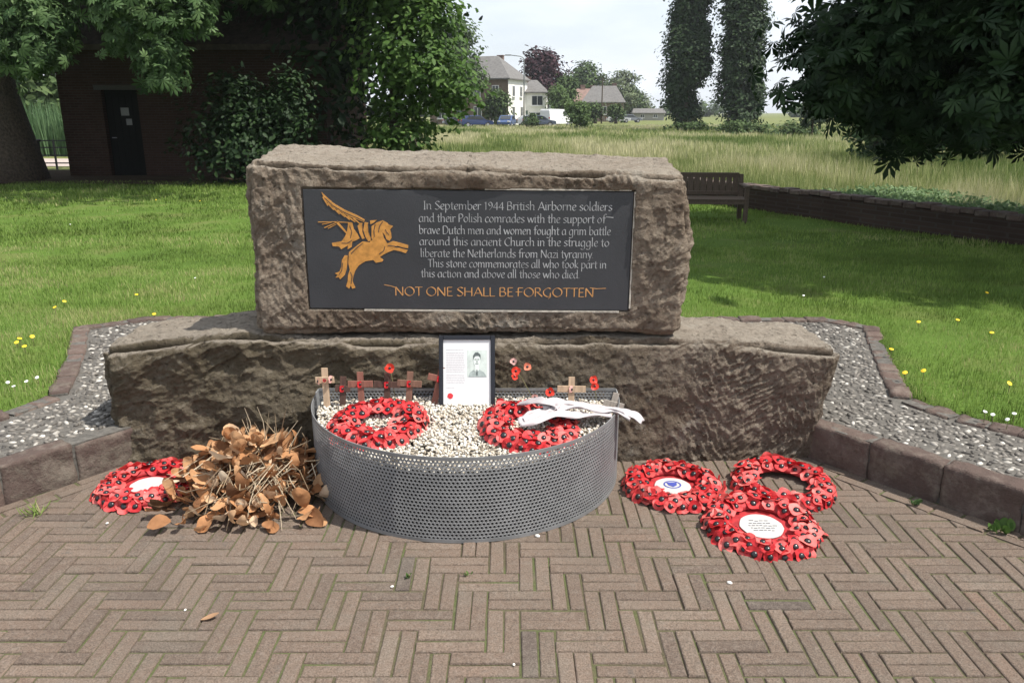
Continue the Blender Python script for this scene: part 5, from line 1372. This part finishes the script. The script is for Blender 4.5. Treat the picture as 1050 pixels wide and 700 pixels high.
def far_wood():
    rng = np.random.default_rng(5); el = []
    for x in np.arange(-320, 330, 11):
        Y = 330 + rng.uniform(-30, 60); h = rng.uniform(3.0, 6.5); el.append(((x + rng.uniform(-4, 4), Y, h * .5 - .3), (rng.uniform(6, 10), 6, h * .62)))
    o = foliage("far_wood", el, 30000, 1.8, LM_FAR, OVAL, None, 55, clump=8, spread=1.3, inner=.3, lump=.2, lumps=.2, zmin=-.3)
    tag(o, "distant belt of trees along the horizon", "wood", kind="stuff")
    # left wood beyond the path
    el = [((x, 52 + 6 * math.sin(x), 3.6), (3.5, 3, 4.6)) for x in np.arange(-58, -20, 3.5)]
    o = foliage("left_wood", el, 26000, .6, LM_FAR, OVAL, None, 56, clump=9, spread=.6, inner=.3, zmin=-.3)
    tag(o, "green belt of trees beyond the pale path on the left", "wood", kind="stuff")
far_wood()

M_GLASS = m_plain("dark_window_glass", (.03, .035, .04), .12, spec=.7)
M_WFR = m_plain("white_window_frame", (.7, .7, .69), .5)
def house(name, label, loc, rz, w, d, eave, ridge, wallm, roofm, sidem=None, wins=(), swins=(), hip=.0, chim=(), door=None):
    root = empty(name, loc, rz); tag(root, label, "house", "houses beyond the meadow")
    m = MB(); m.box((0, 0, eave / 2), (w, d, eave)); m.build("wall", wallm, root)
    if sidem is not None:
        m = MB(); m.box((w / 2 + .02, 0, eave / 2), (.06, d - .02, eave - .02)); m.build("side_wall", sidem, root)
    m = MB(); o = .45; a, b = w / 2 + o, d / 2 + o; hx = w / 2 - hip
    V = [(-a, -b, eave), (a, -b, eave), (a, b, eave), (-a, b, eave), (-hx, 0, ridge), (hx, 0, ridge)]
    V += [(-a, -b, eave - .18), (a, -b, eave - .18), (a, b, eave - .18), (-a, b, eave - .18)]
    m.add(V, [(0, 1, 5, 4), (1, 2, 5), (2, 3, 4, 5), (3, 0, 4), (0, 6, 7, 1), (1, 7, 8, 2), (2, 8, 9, 3), (3, 9, 6, 0), (6, 9, 8, 7)])
    rf = m.build("roof", roofm, root)
    for (x, y, z, h) in chim:
        m = MB(); m.box((x, y, z + h / 2), (.9, .6, h)); m.box((x, y, z + h + .06), (1.05, .75, .12)); m.build("chimney", m_plain("chimney_brick", (.17, .11, .09), .9), rf)
    def window(c, ww, hh, side):
        f = MB(); g = MB(); s = MB()
        if side == 0:
            f.box((c[0], -d / 2 - .03, c[1]), (ww, .1, hh)); g.box((c[0], -d / 2 - .06, c[1]), (ww - .16, .08, hh - .16)); s.box((c[0], -d / 2 - .105, c[1]), (.07, .02, hh - .16)); s.box((c[0], -d / 2 - .1, c[1] - hh / 2 - .06), (ww + .2, .25, .1))
        else:
            X = w / 2 + .05
            f.box((X + .03, c[0], c[1]), (.1, ww, hh)); g.box((X + .06, c[0], c[1]), (.08, ww - .16, hh - .16)); s.box((X + .105, c[0], c[1]), (.02, .07, hh - .16)); s.box((X + .1, c[0], c[1] - hh / 2 - .06), (.25, ww + .2, .1))
        fo = f.build("window", M_WFR, root); g.build("pane", M_GLASS, fo); s.build("sill", M_WFR, fo)
    for (x, z, ww, hh) in wins: window((x, z), ww, hh, 0)
    for (y, z, ww, hh) in swins: window((y, z), ww, hh, 1)
    if door:
        m = MB(); m.box((door, -d / 2 - .04, 1.05), (1.0, .1, 2.1)); m.build("door", m_plain("house_door", (.06, .09, .07), .5), root)
    return root
MRG = m_plain("grey_roof_tiles", (.13, .125, .12), .85, var=.25, scale=2.5); MRR = m_plain("red_brown_tiles", (.19, .125, .105), .9, var=.25, scale=2)
MBR = m_wall("brown_house_brick", (.19, .135, .10), (.22, .19, .16)); MCW = m_plain("white_render", (.76, .74, .70), .85, var=.06, scale=2); MCB = m_wall("tan_house_brick", (.27, .20, .155), (.25, .22, .19))
X, Y_, _ = at_depth(484, 120, 128)
house("large_house", "large house with a grey hipped roof, brown front and white side wall", (X + 1.0, 130, -.32), R(-21), 13.0, 8.2, 6.7, 10.1, MBR, MRG, MCW,
      [(-4.5, 4.9, 1.1, 1.6), (-1.5, 4.9, 1.1, 1.6), (1.5, 4.9, 1.1, 1.6), (4.5, 4.9, 1.1, 1.6), (-4.5, 1.8, 1.3, 1.8), (4.4, 1.8, 1.3, 1.8), (1.6, 1.8, 1.3, 1.8)], [(-2, 4.9, 1.0, 1.6), (1.2, 4.9, 1.0, 1.6), (-2, 1.8, 1.0, 1.8), (1.5, 1.8, 1.0, 1.8)], 3.2, [(3.0, 1.8, 8.3, 1.9), (-3, .5, 9.2, 1.5)], -1.5)
X, _, _ = at_depth(547.5, 120, 132)
house("white_house", "white rendered house with a low slate roof behind the lamp post", (X, 134, -.32), R(-4), 4.2, 6.5, 4.9, 6.8, MCW, MRG, None, [(.7, 3.6, 1.8, 1.5), (.5, 1.0, 1.9, 1.7)], [], 1.6, [(-1.0, 1.5, 6.0, 1.2)], -1.3)
X, _, _ = at_depth(591, 118, 172)
house("tiled_house", "brick house with a red brown roof, left one of the far pair", (X, 175, -.32), R(12), 7.5, 7, 3.6, 6.6, MCB, MRR, None, [(-2, 1.9, 1.3, 1.5), (1.6, 1.9, 1.3, 1.5)], [], .2, [(1.5, 0, 6.0, 1.2)], 0)
X, _, _ = at_depth(620, 118, 168)
house("tiled_house", "brick house with grey brown hipped roof, right one of the far pair", (X, 170, -.32), R(-8), 8.0, 7, 3.8, 7.0, MCB, MRG, None, [(-2.6, 2.2, 1.3, 1.5), (0, 2.2, 1.3, 1.5), (2.6, 2.2, 1.3, 1.5)], [], 1.6, [(2.0, .6, 5.8, 1.6), (-2.4, .6, 5.6, 1.4)], None)
X, _, _ = at_depth(668, 122, 190)
house("low_shed", "long low pale shed far off at the left of the poplars", (X, 195, -.32), R(-5), 7, 5, 1.7, 2.7, m_plain("shed_wall", (.32, .31, .29), .9), MRG, None, [(-1.5, 1.0, 1.0, .8), (1.5, 1.0, 1.0, .8)], [], .0, [], None)

def lamp(px, ytop, Y, label):
    X, _, zt = at_depth(px, ytop, Y); root = empty("street_lamp", (X, Y, -.32)); tag(root, label, "street lamp")
    MG = m_plain("lamp_post_grey", (.16, .17, .17), .5, .5); h = zt + .32
    m = MB(); m.tube([(0, 0, 0), (0, 0, h * .5), (0, 0, h - .5), (-.15, 0, h - .12), (-.5, 0, h), (-1.7, 0, h + .15)], [.10, .08, .065, .055, .05, .05], 8); m.build("post", MG, root, smooth=True)
    m = MB(); m.box((-2.0, 0, h + .15), (.75, .26, .13), bev=.03); m.build("lamp_head", MG, root)
lamp(537.5, 58, 104, "tall grey street lamp with a curved arm before the houses")
X, _, zt = at_depth(618, 80, 140); root = empty("utility_pole", (X, 140, -.32)); tag(root, "thin utility pole in front of the right tiled house", "utility pole")
m = MB(); m.tube([(0, 0, 0), (0, 0, zt + .32)], [.13, .09], 8); m.build("pole", M_BARK, root); m = MB(); m.box((0, 0, zt - .2), (1.2, .1, .1)); m.build("crossarm", M_BARK, root)

M_TYRE = m_plain("tyre_rubber", (.02, .02, .02), .9); M_RIM = m_plain("wheel_rim", (.4, .4, .42), .4, .6)
M_LGT = m_plain("lamp_lens", (.6, .6, .58), .2); M_TAIL = m_plain("tail_lens", (.4, .02, .02), .3)
def car(px, Y, colr, label, rz, van=False, name="parked_car", cat="car"):
    X, _, _ = at_depth(px, 125, Y); root = empty(name, (X, Y, -.30), rz); tag(root, label, cat, "vehicles parked along the far road")
    pm = m_plain("car_paint", colr, .25, .0, var=.04, spec=.6); L = 5.2 if van else 4.2; hw = .95 if van else .86
    if van: body = [(-2.6, .35), (-2.55, .9), (-2.3, 1.12), (-1.75, 1.25), (-1.15, 2.0), (-.85, 2.2), (2.5, 2.25), (2.6, 2.05), (2.6, .35)]
    else: body = [(-2.1, .35), (-2.12, .62), (-1.95, .78), (-1.1, .92), (-.45, 1.36), (-.15, 1.45), (.9, 1.46), (1.35, 1.36), (1.9, .98), (2.08, .9), (2.12, .5), (2.05, .35)]
    m = MB(); n = len(body)
    prof = [(-1, .90), (-.93, 1.0), (.93, 1.0), (1, .90)]
    V = []
    for s, k in prof:
        for x, z in body:
            tuck = .16 * max(0, z - .95) * (1 if abs(s) > .95 else .9)
            V.append((x * (.985 if abs(s) == 1 else 1), s * (hw - tuck), z if abs(s) < 1 else .35 + (z - .35) * .97))
    F = [tuple(range(n)), tuple(range(4 * n - 1, 3 * n - 1, -1))]
    for r in range(3):
        for i in range(n): F.append((r * n + i, r * n + (i + 1) % n, (r + 1) * n + (i + 1) % n, (r + 1) * n + i))
    m.add(V, F); m.build("body", pm, root, smooth=False)
    for s in (-1, 1):
        m = MB(); q = [(-1.55, 1.3), (-1.1, 1.95), (-.55, 2.0), (-.5, 1.3)] if van else [(-.85, .98), (-.35, 1.36), (.85, 1.38), (1.3, 1.2), (1.45, .98)]
        zm = (q[0][1] + q[1][1]) / 2; y = s * (hw - .16 * max(0, zm - .95) + .012)
        m.prism(q, y - .02, y + .02); m.build("window", M_GLASS, root)
    m = MB()
    if van: m.prism([(-1.74, 1.29), (-1.17, 1.99), (-1.19, 2.01), (-1.76, 1.31)], -.7, .7)
    else: m.prism([(-1.06, .96), (-.46, 1.36), (-.48, 1.385), (-1.08, .985)], -.66, .66)
    m.build("windscreen", M_GLASS, root)
    for x in (-L * .31, L * .31):
        for s in (-1, 1):
            m = MB(); m.tube([(x, s * (hw - .2), .32), (x, s * (hw + .01), .32)], .32, 18); wh = m.build("wheel", M_TYRE, root)
            m = MB(); m.tube([(x, s * (hw - .02), .32), (x, s * (hw + .022), .32)], .19, 12); m.build("rim", M_RIM, wh)
    for s in (-1, 1):
        m = MB(); m.box((body[1][0] + .06, s * hw * .7, .72 if not van else .95), (.12, .3, .14), bev=.02); m.build("headlight", M_LGT, root)
        m = MB(); m.box((body[-2][0] - .02, s * hw * .78, .85 if not van else 1.1), (.08, .2, .2), bev=.02); m.build("tail_light", M_TAIL, root)
car(488, 104, (.02, .035, .10), "dark blue car parked left of the garden tree", R(200))
car(471, 107, (.03, .035, .04), "dark grey car nearest the leafy green tree", R(195))
car(519.5, 106, (.05, .085, .19), "bright blue car parked right of the garden tree", R(80))
car(545, 112, (.35, .37, .40), "silver car parked behind the low bush", R(190))
car(553, 107, (.06, .075, .11), "dark blue grey car left of the white van", R(185))
car(570, 112, (.72, .72, .72), "white van parked beside the willow", R(232), True, "white_van", "van")
car(634, 150, (.45, .46, .47), "pale car before the right tiled house", R(185))
car(646, 152, (.15, .16, .18), "grey car right of the tiled houses", R(185))

# thin post in the meadow left of the memorial
X, Y_, _ = at_depth(426, 140, 25); root = empty("meadow_post", (X, 25, -.32)); tag(root, "thin wooden post standing in the dry grass left of the memorial", "post")
m = MB(); m.tube([(0, 0, 0), (.01, 0, .7), (0, 0, 1.35)], [.04, .037, .033], 8); m.build("post_shaft", M_BARK, root, smooth=True); m = MB(); m.tube([(0, 0, 1.35), (0, 0, 1.38)], [.037, .02], 8); m.build("post_cap", M_STEEL, root)

# ------------------------------------------------------------------ grass
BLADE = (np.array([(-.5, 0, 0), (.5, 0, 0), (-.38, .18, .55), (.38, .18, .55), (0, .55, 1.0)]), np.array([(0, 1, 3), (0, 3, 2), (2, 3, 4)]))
def grass(name, X, Y, Z, h, w, mat, tint, label, cat, bend=1.0, seed=0):
    rng = np.random.default_rng(seed); n = len(X)
    a = rng.uniform(0, 6.28, n); c, s = np.cos(a), np.sin(a); z = np.zeros(n); o = np.ones(n)
    M = np.stack([np.stack([c, -s, z], 1), np.stack([s, c, z], 1), np.stack([z, z, o], 1)], 1)
    S = np.stack([w, h * bend * rng.uniform(.2, 1.4, n), h], 1)
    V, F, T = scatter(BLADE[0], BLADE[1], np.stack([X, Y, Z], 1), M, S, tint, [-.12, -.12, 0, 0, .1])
    ob = link_mesh(name, np_mesh(name, V, F, mat, T)); tag(ob, label, cat, kind="stuff"); return ob
M_GRASS = m_tint("lawn_grass", [(0, (.085, .13, .026)), (.4, (.160, .245, .050)), (.7, (.22, .315, .075)), (1, (.38, .36, .17))], .6, .42, .2)
M_HAY = m_tint("meadow_grass", [(0, (.09, .14, .036)), (.4, (.20, .245, .085)), (.7, (.33, .34, .155)), (1, (.47, .44, .27))], .8, .3, .15)
def lawn_grass():
    Xs = []; Ys = []; Hs = []; Ws = []
    wy = np.array([p[1] for p in WALL]); wx = np.array([p[0] for p in WALL])
    out = [(x * .992, y - .015 if y > 5 else y) for x, y in OUTER]
    for (y0, y1, dens, h, w) in ((.8, 3.2, 500, .05, .004), (3.2, 6.0, 4300, .041, .0035), (6.0, 9.5, 2100, .044, .0052), (9.5, 14, 700, .055, .010), (14, 19.8, 380, .065, .015)):
        xa = -(.70 * y1 + 1.2); xb = .70 * y1 + 1.2
        n = int((xb - xa) * (y1 - y0) * dens); X = RNG.uniform(xa, xb, n); Y = RNG.uniform(y0, y1, n)
        k = ~in_poly(X, Y, out) & (X < np.interp(Y, wy, wx) - .15)
        # hidden straight behind the stones
        k &= ~((np.abs(X / Y + .055) < .19) & (Y > 6.2) & (RNG.random(n) < .55))
        X, Y = X[k], Y[k]
        patch = fbm(np.stack([X, Y, X * 0], 1), .9, 3, 8)
        kk = RNG.random(len(X)) < np.clip(1.05 - 1.5 * np.clip(patch - .3, 0, 1), .12, 1); X, Y, patch = X[kk], Y[kk], patch[kk]
        Xs.append(X); Ys.append(Y); Hs.append(h * RNG.uniform(.45, 1.35, len(X)) * (1 - .25 * np.clip(patch, 0, 1))); Ws.append(w * RNG.uniform(.7, 1.3, len(X)))
    X = np.concatenate(Xs); Y = np.concatenate(Ys)
    # taller tufts against the kerb
    T = np.clip(.45 + .30 * fbm(np.stack([X, Y, X * 0], 1), .7, 3, 12) + .24 * fbm(np.stack([X, Y, X * 0], 1), 3.2, 2, 14) + RNG.normal(0, .17, len(X)), 0, 1)
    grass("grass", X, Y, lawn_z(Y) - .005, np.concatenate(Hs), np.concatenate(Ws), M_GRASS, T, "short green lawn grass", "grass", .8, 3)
lawn_grass()
def meadow():
    Xs = []; Ys = []; Hs = []; Ws = []; Bs = []
    wy = np.array([p[1] for p in WALL] + [60.]); wx = np.array([p[0] for p in WALL] + [-25.])
    for (y0, y1, dens, h, w) in ((9, 20, 300, .40, .010), (20, 32, 140, .42, .016), (32, 55, 50, .38, .03), (55, 110, 14, .32, .07)):
        xa = -.72 * y1; xb = .72 * y1; n = int((xb - xa) * (y1 - y0) * dens); X = RNG.uniform(xa, xb, n); Y = RNG.uniform(y0, y1, n)
        k = (X > np.interp(Y, wy, wx) + .3) | ((Y > 36) & (X < -13)) | ((Y > 24.6) & (X > -5) & (X < 0))
        k &= ~((np.abs(X / Y + .055) < .16) & (Y < 24) & (RNG.random(n) < .6)) & (X / Y > -.66)
        X, Y = X[k], Y[k]; Xs.append(X); Ys.append(Y); Hs.append(h * RNG.uniform(.5, 1.3, len(X))); Ws.append(w * RNG.uniform(.6, 1.3, len(X)))
    X = np.concatenate(Xs); Y = np.concatenate(Ys); Q = np.stack([X, Y * .35, X * 0], 1)
    f = fbm(Q, .22, 4, 9) ; g = fbm(Q, 1.1, 3, 19)
    H = np.concatenate(Hs) * (1 + .35 * np.clip(g, -1, 1))
    T = np.clip(.50 + .62 * f + .26 * g + RNG.normal(0, .2, len(X)), 0, 1)
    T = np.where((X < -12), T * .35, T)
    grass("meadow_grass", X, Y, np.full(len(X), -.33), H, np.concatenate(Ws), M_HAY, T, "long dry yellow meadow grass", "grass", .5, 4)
meadow()
def nettles():
    # green weedy strip just beyond the low wall
    n = 42000; t = RNG.random(n); i = (t * 2).astype(int)
    A = np.array(WALL[:3])[i]; B = np.array(WALL[1:4])[i]; s = RNG.random(n)[:, None]; P = A + (B - A) * s
    d = B - A; d /= np.linalg.norm(d, axis=1, keepdims=True); nr = np.stack([-d[:, 1], d[:, 0]], 1); nr = np.where(nr[:, :1] < 0, -nr, nr)
    off = .25 + RNG.random(n) ** 1.3 * 4.2; P = P + nr * off[:, None]
    h = RNG.uniform(.1, 1, n) * (.55 - .04 * off + .12 * fbm(np.stack([P[:, 0], P[:, 1], P[:, 0] * 0], 1), .9, 2, 6))
    pos = np.stack([P[:, 0], P[:, 1], -.32 + h], 1); nn = np.array([[0, -.3, .7]]) + RNG.normal(0, .5, (n, 3))
    V, F, T = scatter(OVAL[0], OVAL[1], pos, frames(nn, RNG.uniform(0, 6.28, n)), RNG.uniform(.045, .10, n), np.clip(RNG.normal(.5, .25, n), 0, 1))
    o = link_mesh("weed_strip", np_mesh("weed_strip", V, F, leafmat("nettle_leaf", (.08, .14, .05), (.14, .22, .09), (.22, .31, .16), .35, .6), T)); tag(o, "green weeds growing along the far side of the low wall", "weeds", kind="stuff")
    # reeds beyond the path on the far left
    n = 9000; X = RNG.uniform(-40, -17, n); Y = RNG.uniform(35.5, 40, n)
    grass("reeds", X, Y, np.full(n, -.33), RNG.uniform(1.2, 2.6, n), RNG.uniform(.03, .07, n), leafmat("reed_leaf", (.06, .12, .05), (.09, .16, .07), (.13, .21, .10), .3, .6), np.clip(RNG.normal(.5, .25, n), 0, 1), "tall green reeds beyond the pale path", "reeds", .3, 11)
nettles()

# small weeds on the pavers
def weed(px, py, label, name, n, L, W, up, colm, seed):
    x, y = ground(px, py, 0); root = empty(name, (x, y, 0)); tag(root, label, "weed")
    rng = np.random.default_rng(seed); tv, tf = leafcard(1, W, .7 if not up else .4, 4, 3)
    az = rng.uniform(0, 6.28, n); el = rng.uniform(.25, .9, n); d = np.stack([np.cos(az) * np.cos(el), np.sin(az) * np.cos(el), np.sin(el)], 1)
    sd = np.stack([-np.sin(az), np.cos(az), az * 0], 1); M = np.stack([d, sd, np.cross(d, sd)], 2)
    p = np.stack([rng.normal(0, L * .45, n), rng.normal(0, L * .25, n), rng.uniform(0, .006, n)], 1)
    V, F, T = scatter(tv, tf, p, M, L * rng.uniform(.6, 1.2, n), np.clip(rng.normal(.55, .2, n), 0, 1)); link_mesh("leaves", np_mesh("leaves", V, F, colm, T, True), root)
    m = MB(); m.tube([(0, 0, -.004), (0, 0, .012)], .003, 6); m.build("stem", M_STEM, root)
weed(36, 528, "small bright grass tuft growing on the pavers by the left kerb", "grass_tuft", 34, .06, .07, True, M_GRASS, 1)
weed(1026, 545, "round leaved green weed at the foot of the right kerb", "broadleaf_weed", 13, .045, .7, False, LM_MID, 2)
weed(936, 518, "tiny dark weed halfway along the right kerb", "small_weed", 9, .03, .6, False, LM_CHEST, 3)
weed(478, 590, "tiny green sprout between the pavers before the planter", "sprout", 6, .016, .5, False, LM_MID, 4)
weed(420, 592, "small green sprout in the paver joints left of the tiny sprout", "sprout", 7, .018, .5, False, LM_MID, 5)
weed(655, 443, "small weed at the foot of the plinth right of the planter", "sprout", 8, .02, .5, False, LM_MID, 6)

# dandelions and daisies in the lawn
def flower(name, col, r):
    m = MB(); n = 12; V = [(0, 0, .006)]
    for i in range(n): V.append((r * math.cos(6.2832 * i / n), r * math.sin(6.2832 * i / n), .002))
    for i in range(n): V.append((r * .3 * math.cos(6.2832 * i / n), r * .3 * math.sin(6.2832 * i / n), -.006))
    F = [(0, 1 + i, 1 + (i + 1) % n) for i in range(n)] + [(1 + i, 1 + n + i, 1 + n + (i + 1) % n, 1 + (i + 1) % n) for i in range(n)]
    m.add(V, F); return m.mesh(name, m_plain(name + "_petals", col, .6, var=.1))
FD = flower("dandelion_head", (.75, .50, .02), .0135); FW = flower("daisy_head", (.75, .76, .74), .0095)
ms = MB(); ms.tube([(0, 0, -.07), (.004, 0, -.03), (0, 0, 0)], .0018, 5); FST = ms.mesh("stem", M_STEM)
def flowers(name, me, pts, label, cat, group):
    for (px, py) in pts:
        Y = 5.0
        for _ in range(12):
            z = float(lawn_z(np.array([Y]))[0]) + .055; x, Y = ground(px, py, z)
        root = empty(name, (x, Y, z)); tag(root, label, cat, group)
        h = link_mesh("flower_head", me, root); aim(h, (random.gauss(0, .25), -.35 + random.gauss(0, .2), 1), 0); link_mesh("stem", FST, root)
flowers("dandelion", FD, [(17, 351), (20, 347), (25, 355), (56, 315), (982, 328), (1017, 341), (942, 330), (914, 358), (928, 382), (947, 380), (1035, 393), (33, 345), (1012, 300), (140, 302), (158, 322), (66, 309), (160, 205), (205, 206)], "yellow dandelion in bloom in the lawn", "dandelion", "dandelions in the lawn")
flowers("daisy", FW, [(8, 392), (14, 396), (27, 391), (38, 387), (1010, 422), (1018, 425), (1033, 430), (1040, 424), (824, 303), (845, 284), (72, 230), (200, 285)], "small white daisy in the lawn", "daisy", "daisies in the lawn")

# loose white pebbles and a fallen leaf on the pavers
V, F = ICO2
PB = np_mesh("white_pebble", V * np.array([[.011, .008, .006]]) * (1 + .12 * vn(V, 2.2, 3))[:, None], F, M_GRAVEL, np.full(len(V), .9), True)
for (px, py, s) in [(551, 550, 1.0), (748, 598, .9), (402, 602, .6), (110, 537, .6), (527, 682, .5), (190, 626, .5)]:
    x, y = ground(px, py, 0); o = link_mesh("white_pebble", PB, None, (x, y, .004), (0, 0, random.uniform(0, 6)), (s, s, s)); tag(o, "loose white pebble lying on the pavers", "pebble", "loose pebbles on the pavers")
x, y = ground(206, 636, 0); tv, tf = leafcard(.06, .026, .6)
o = link_mesh("fallen_leaf", np_mesh("fallen_leaf", tv, tf, m_tint("fallen_leaf", [(0, (.3, .17, .09)), (1, (.4, .25, .15))], .7, .2), np.full(len(tv), .5), True), None, (x, y, .003), (0, 0, .2)); tag(o, "dry brown leaf lying on the pavers in front", "leaf")

# ------------------------------------------------------------------ the summer haze over the flat land
def haze():
    m = MB(); m.box((0, 690, 14), (1820, 1640, 31)); k = NT("haze_air"); v = k.n('VolumePrincipled')
    v.inputs['Color'].default_value = (.90, .94, 1.0, 1); v.inputs['Density'].default_value = .00028; v.inputs['Anisotropy'].default_value = .2
    k.l(v.outputs[0], k.out.inputs['Volume'])
    tag(m.build("haze", k.mat), "thin summer haze over the meadow", "haze", kind="stuff")
haze()
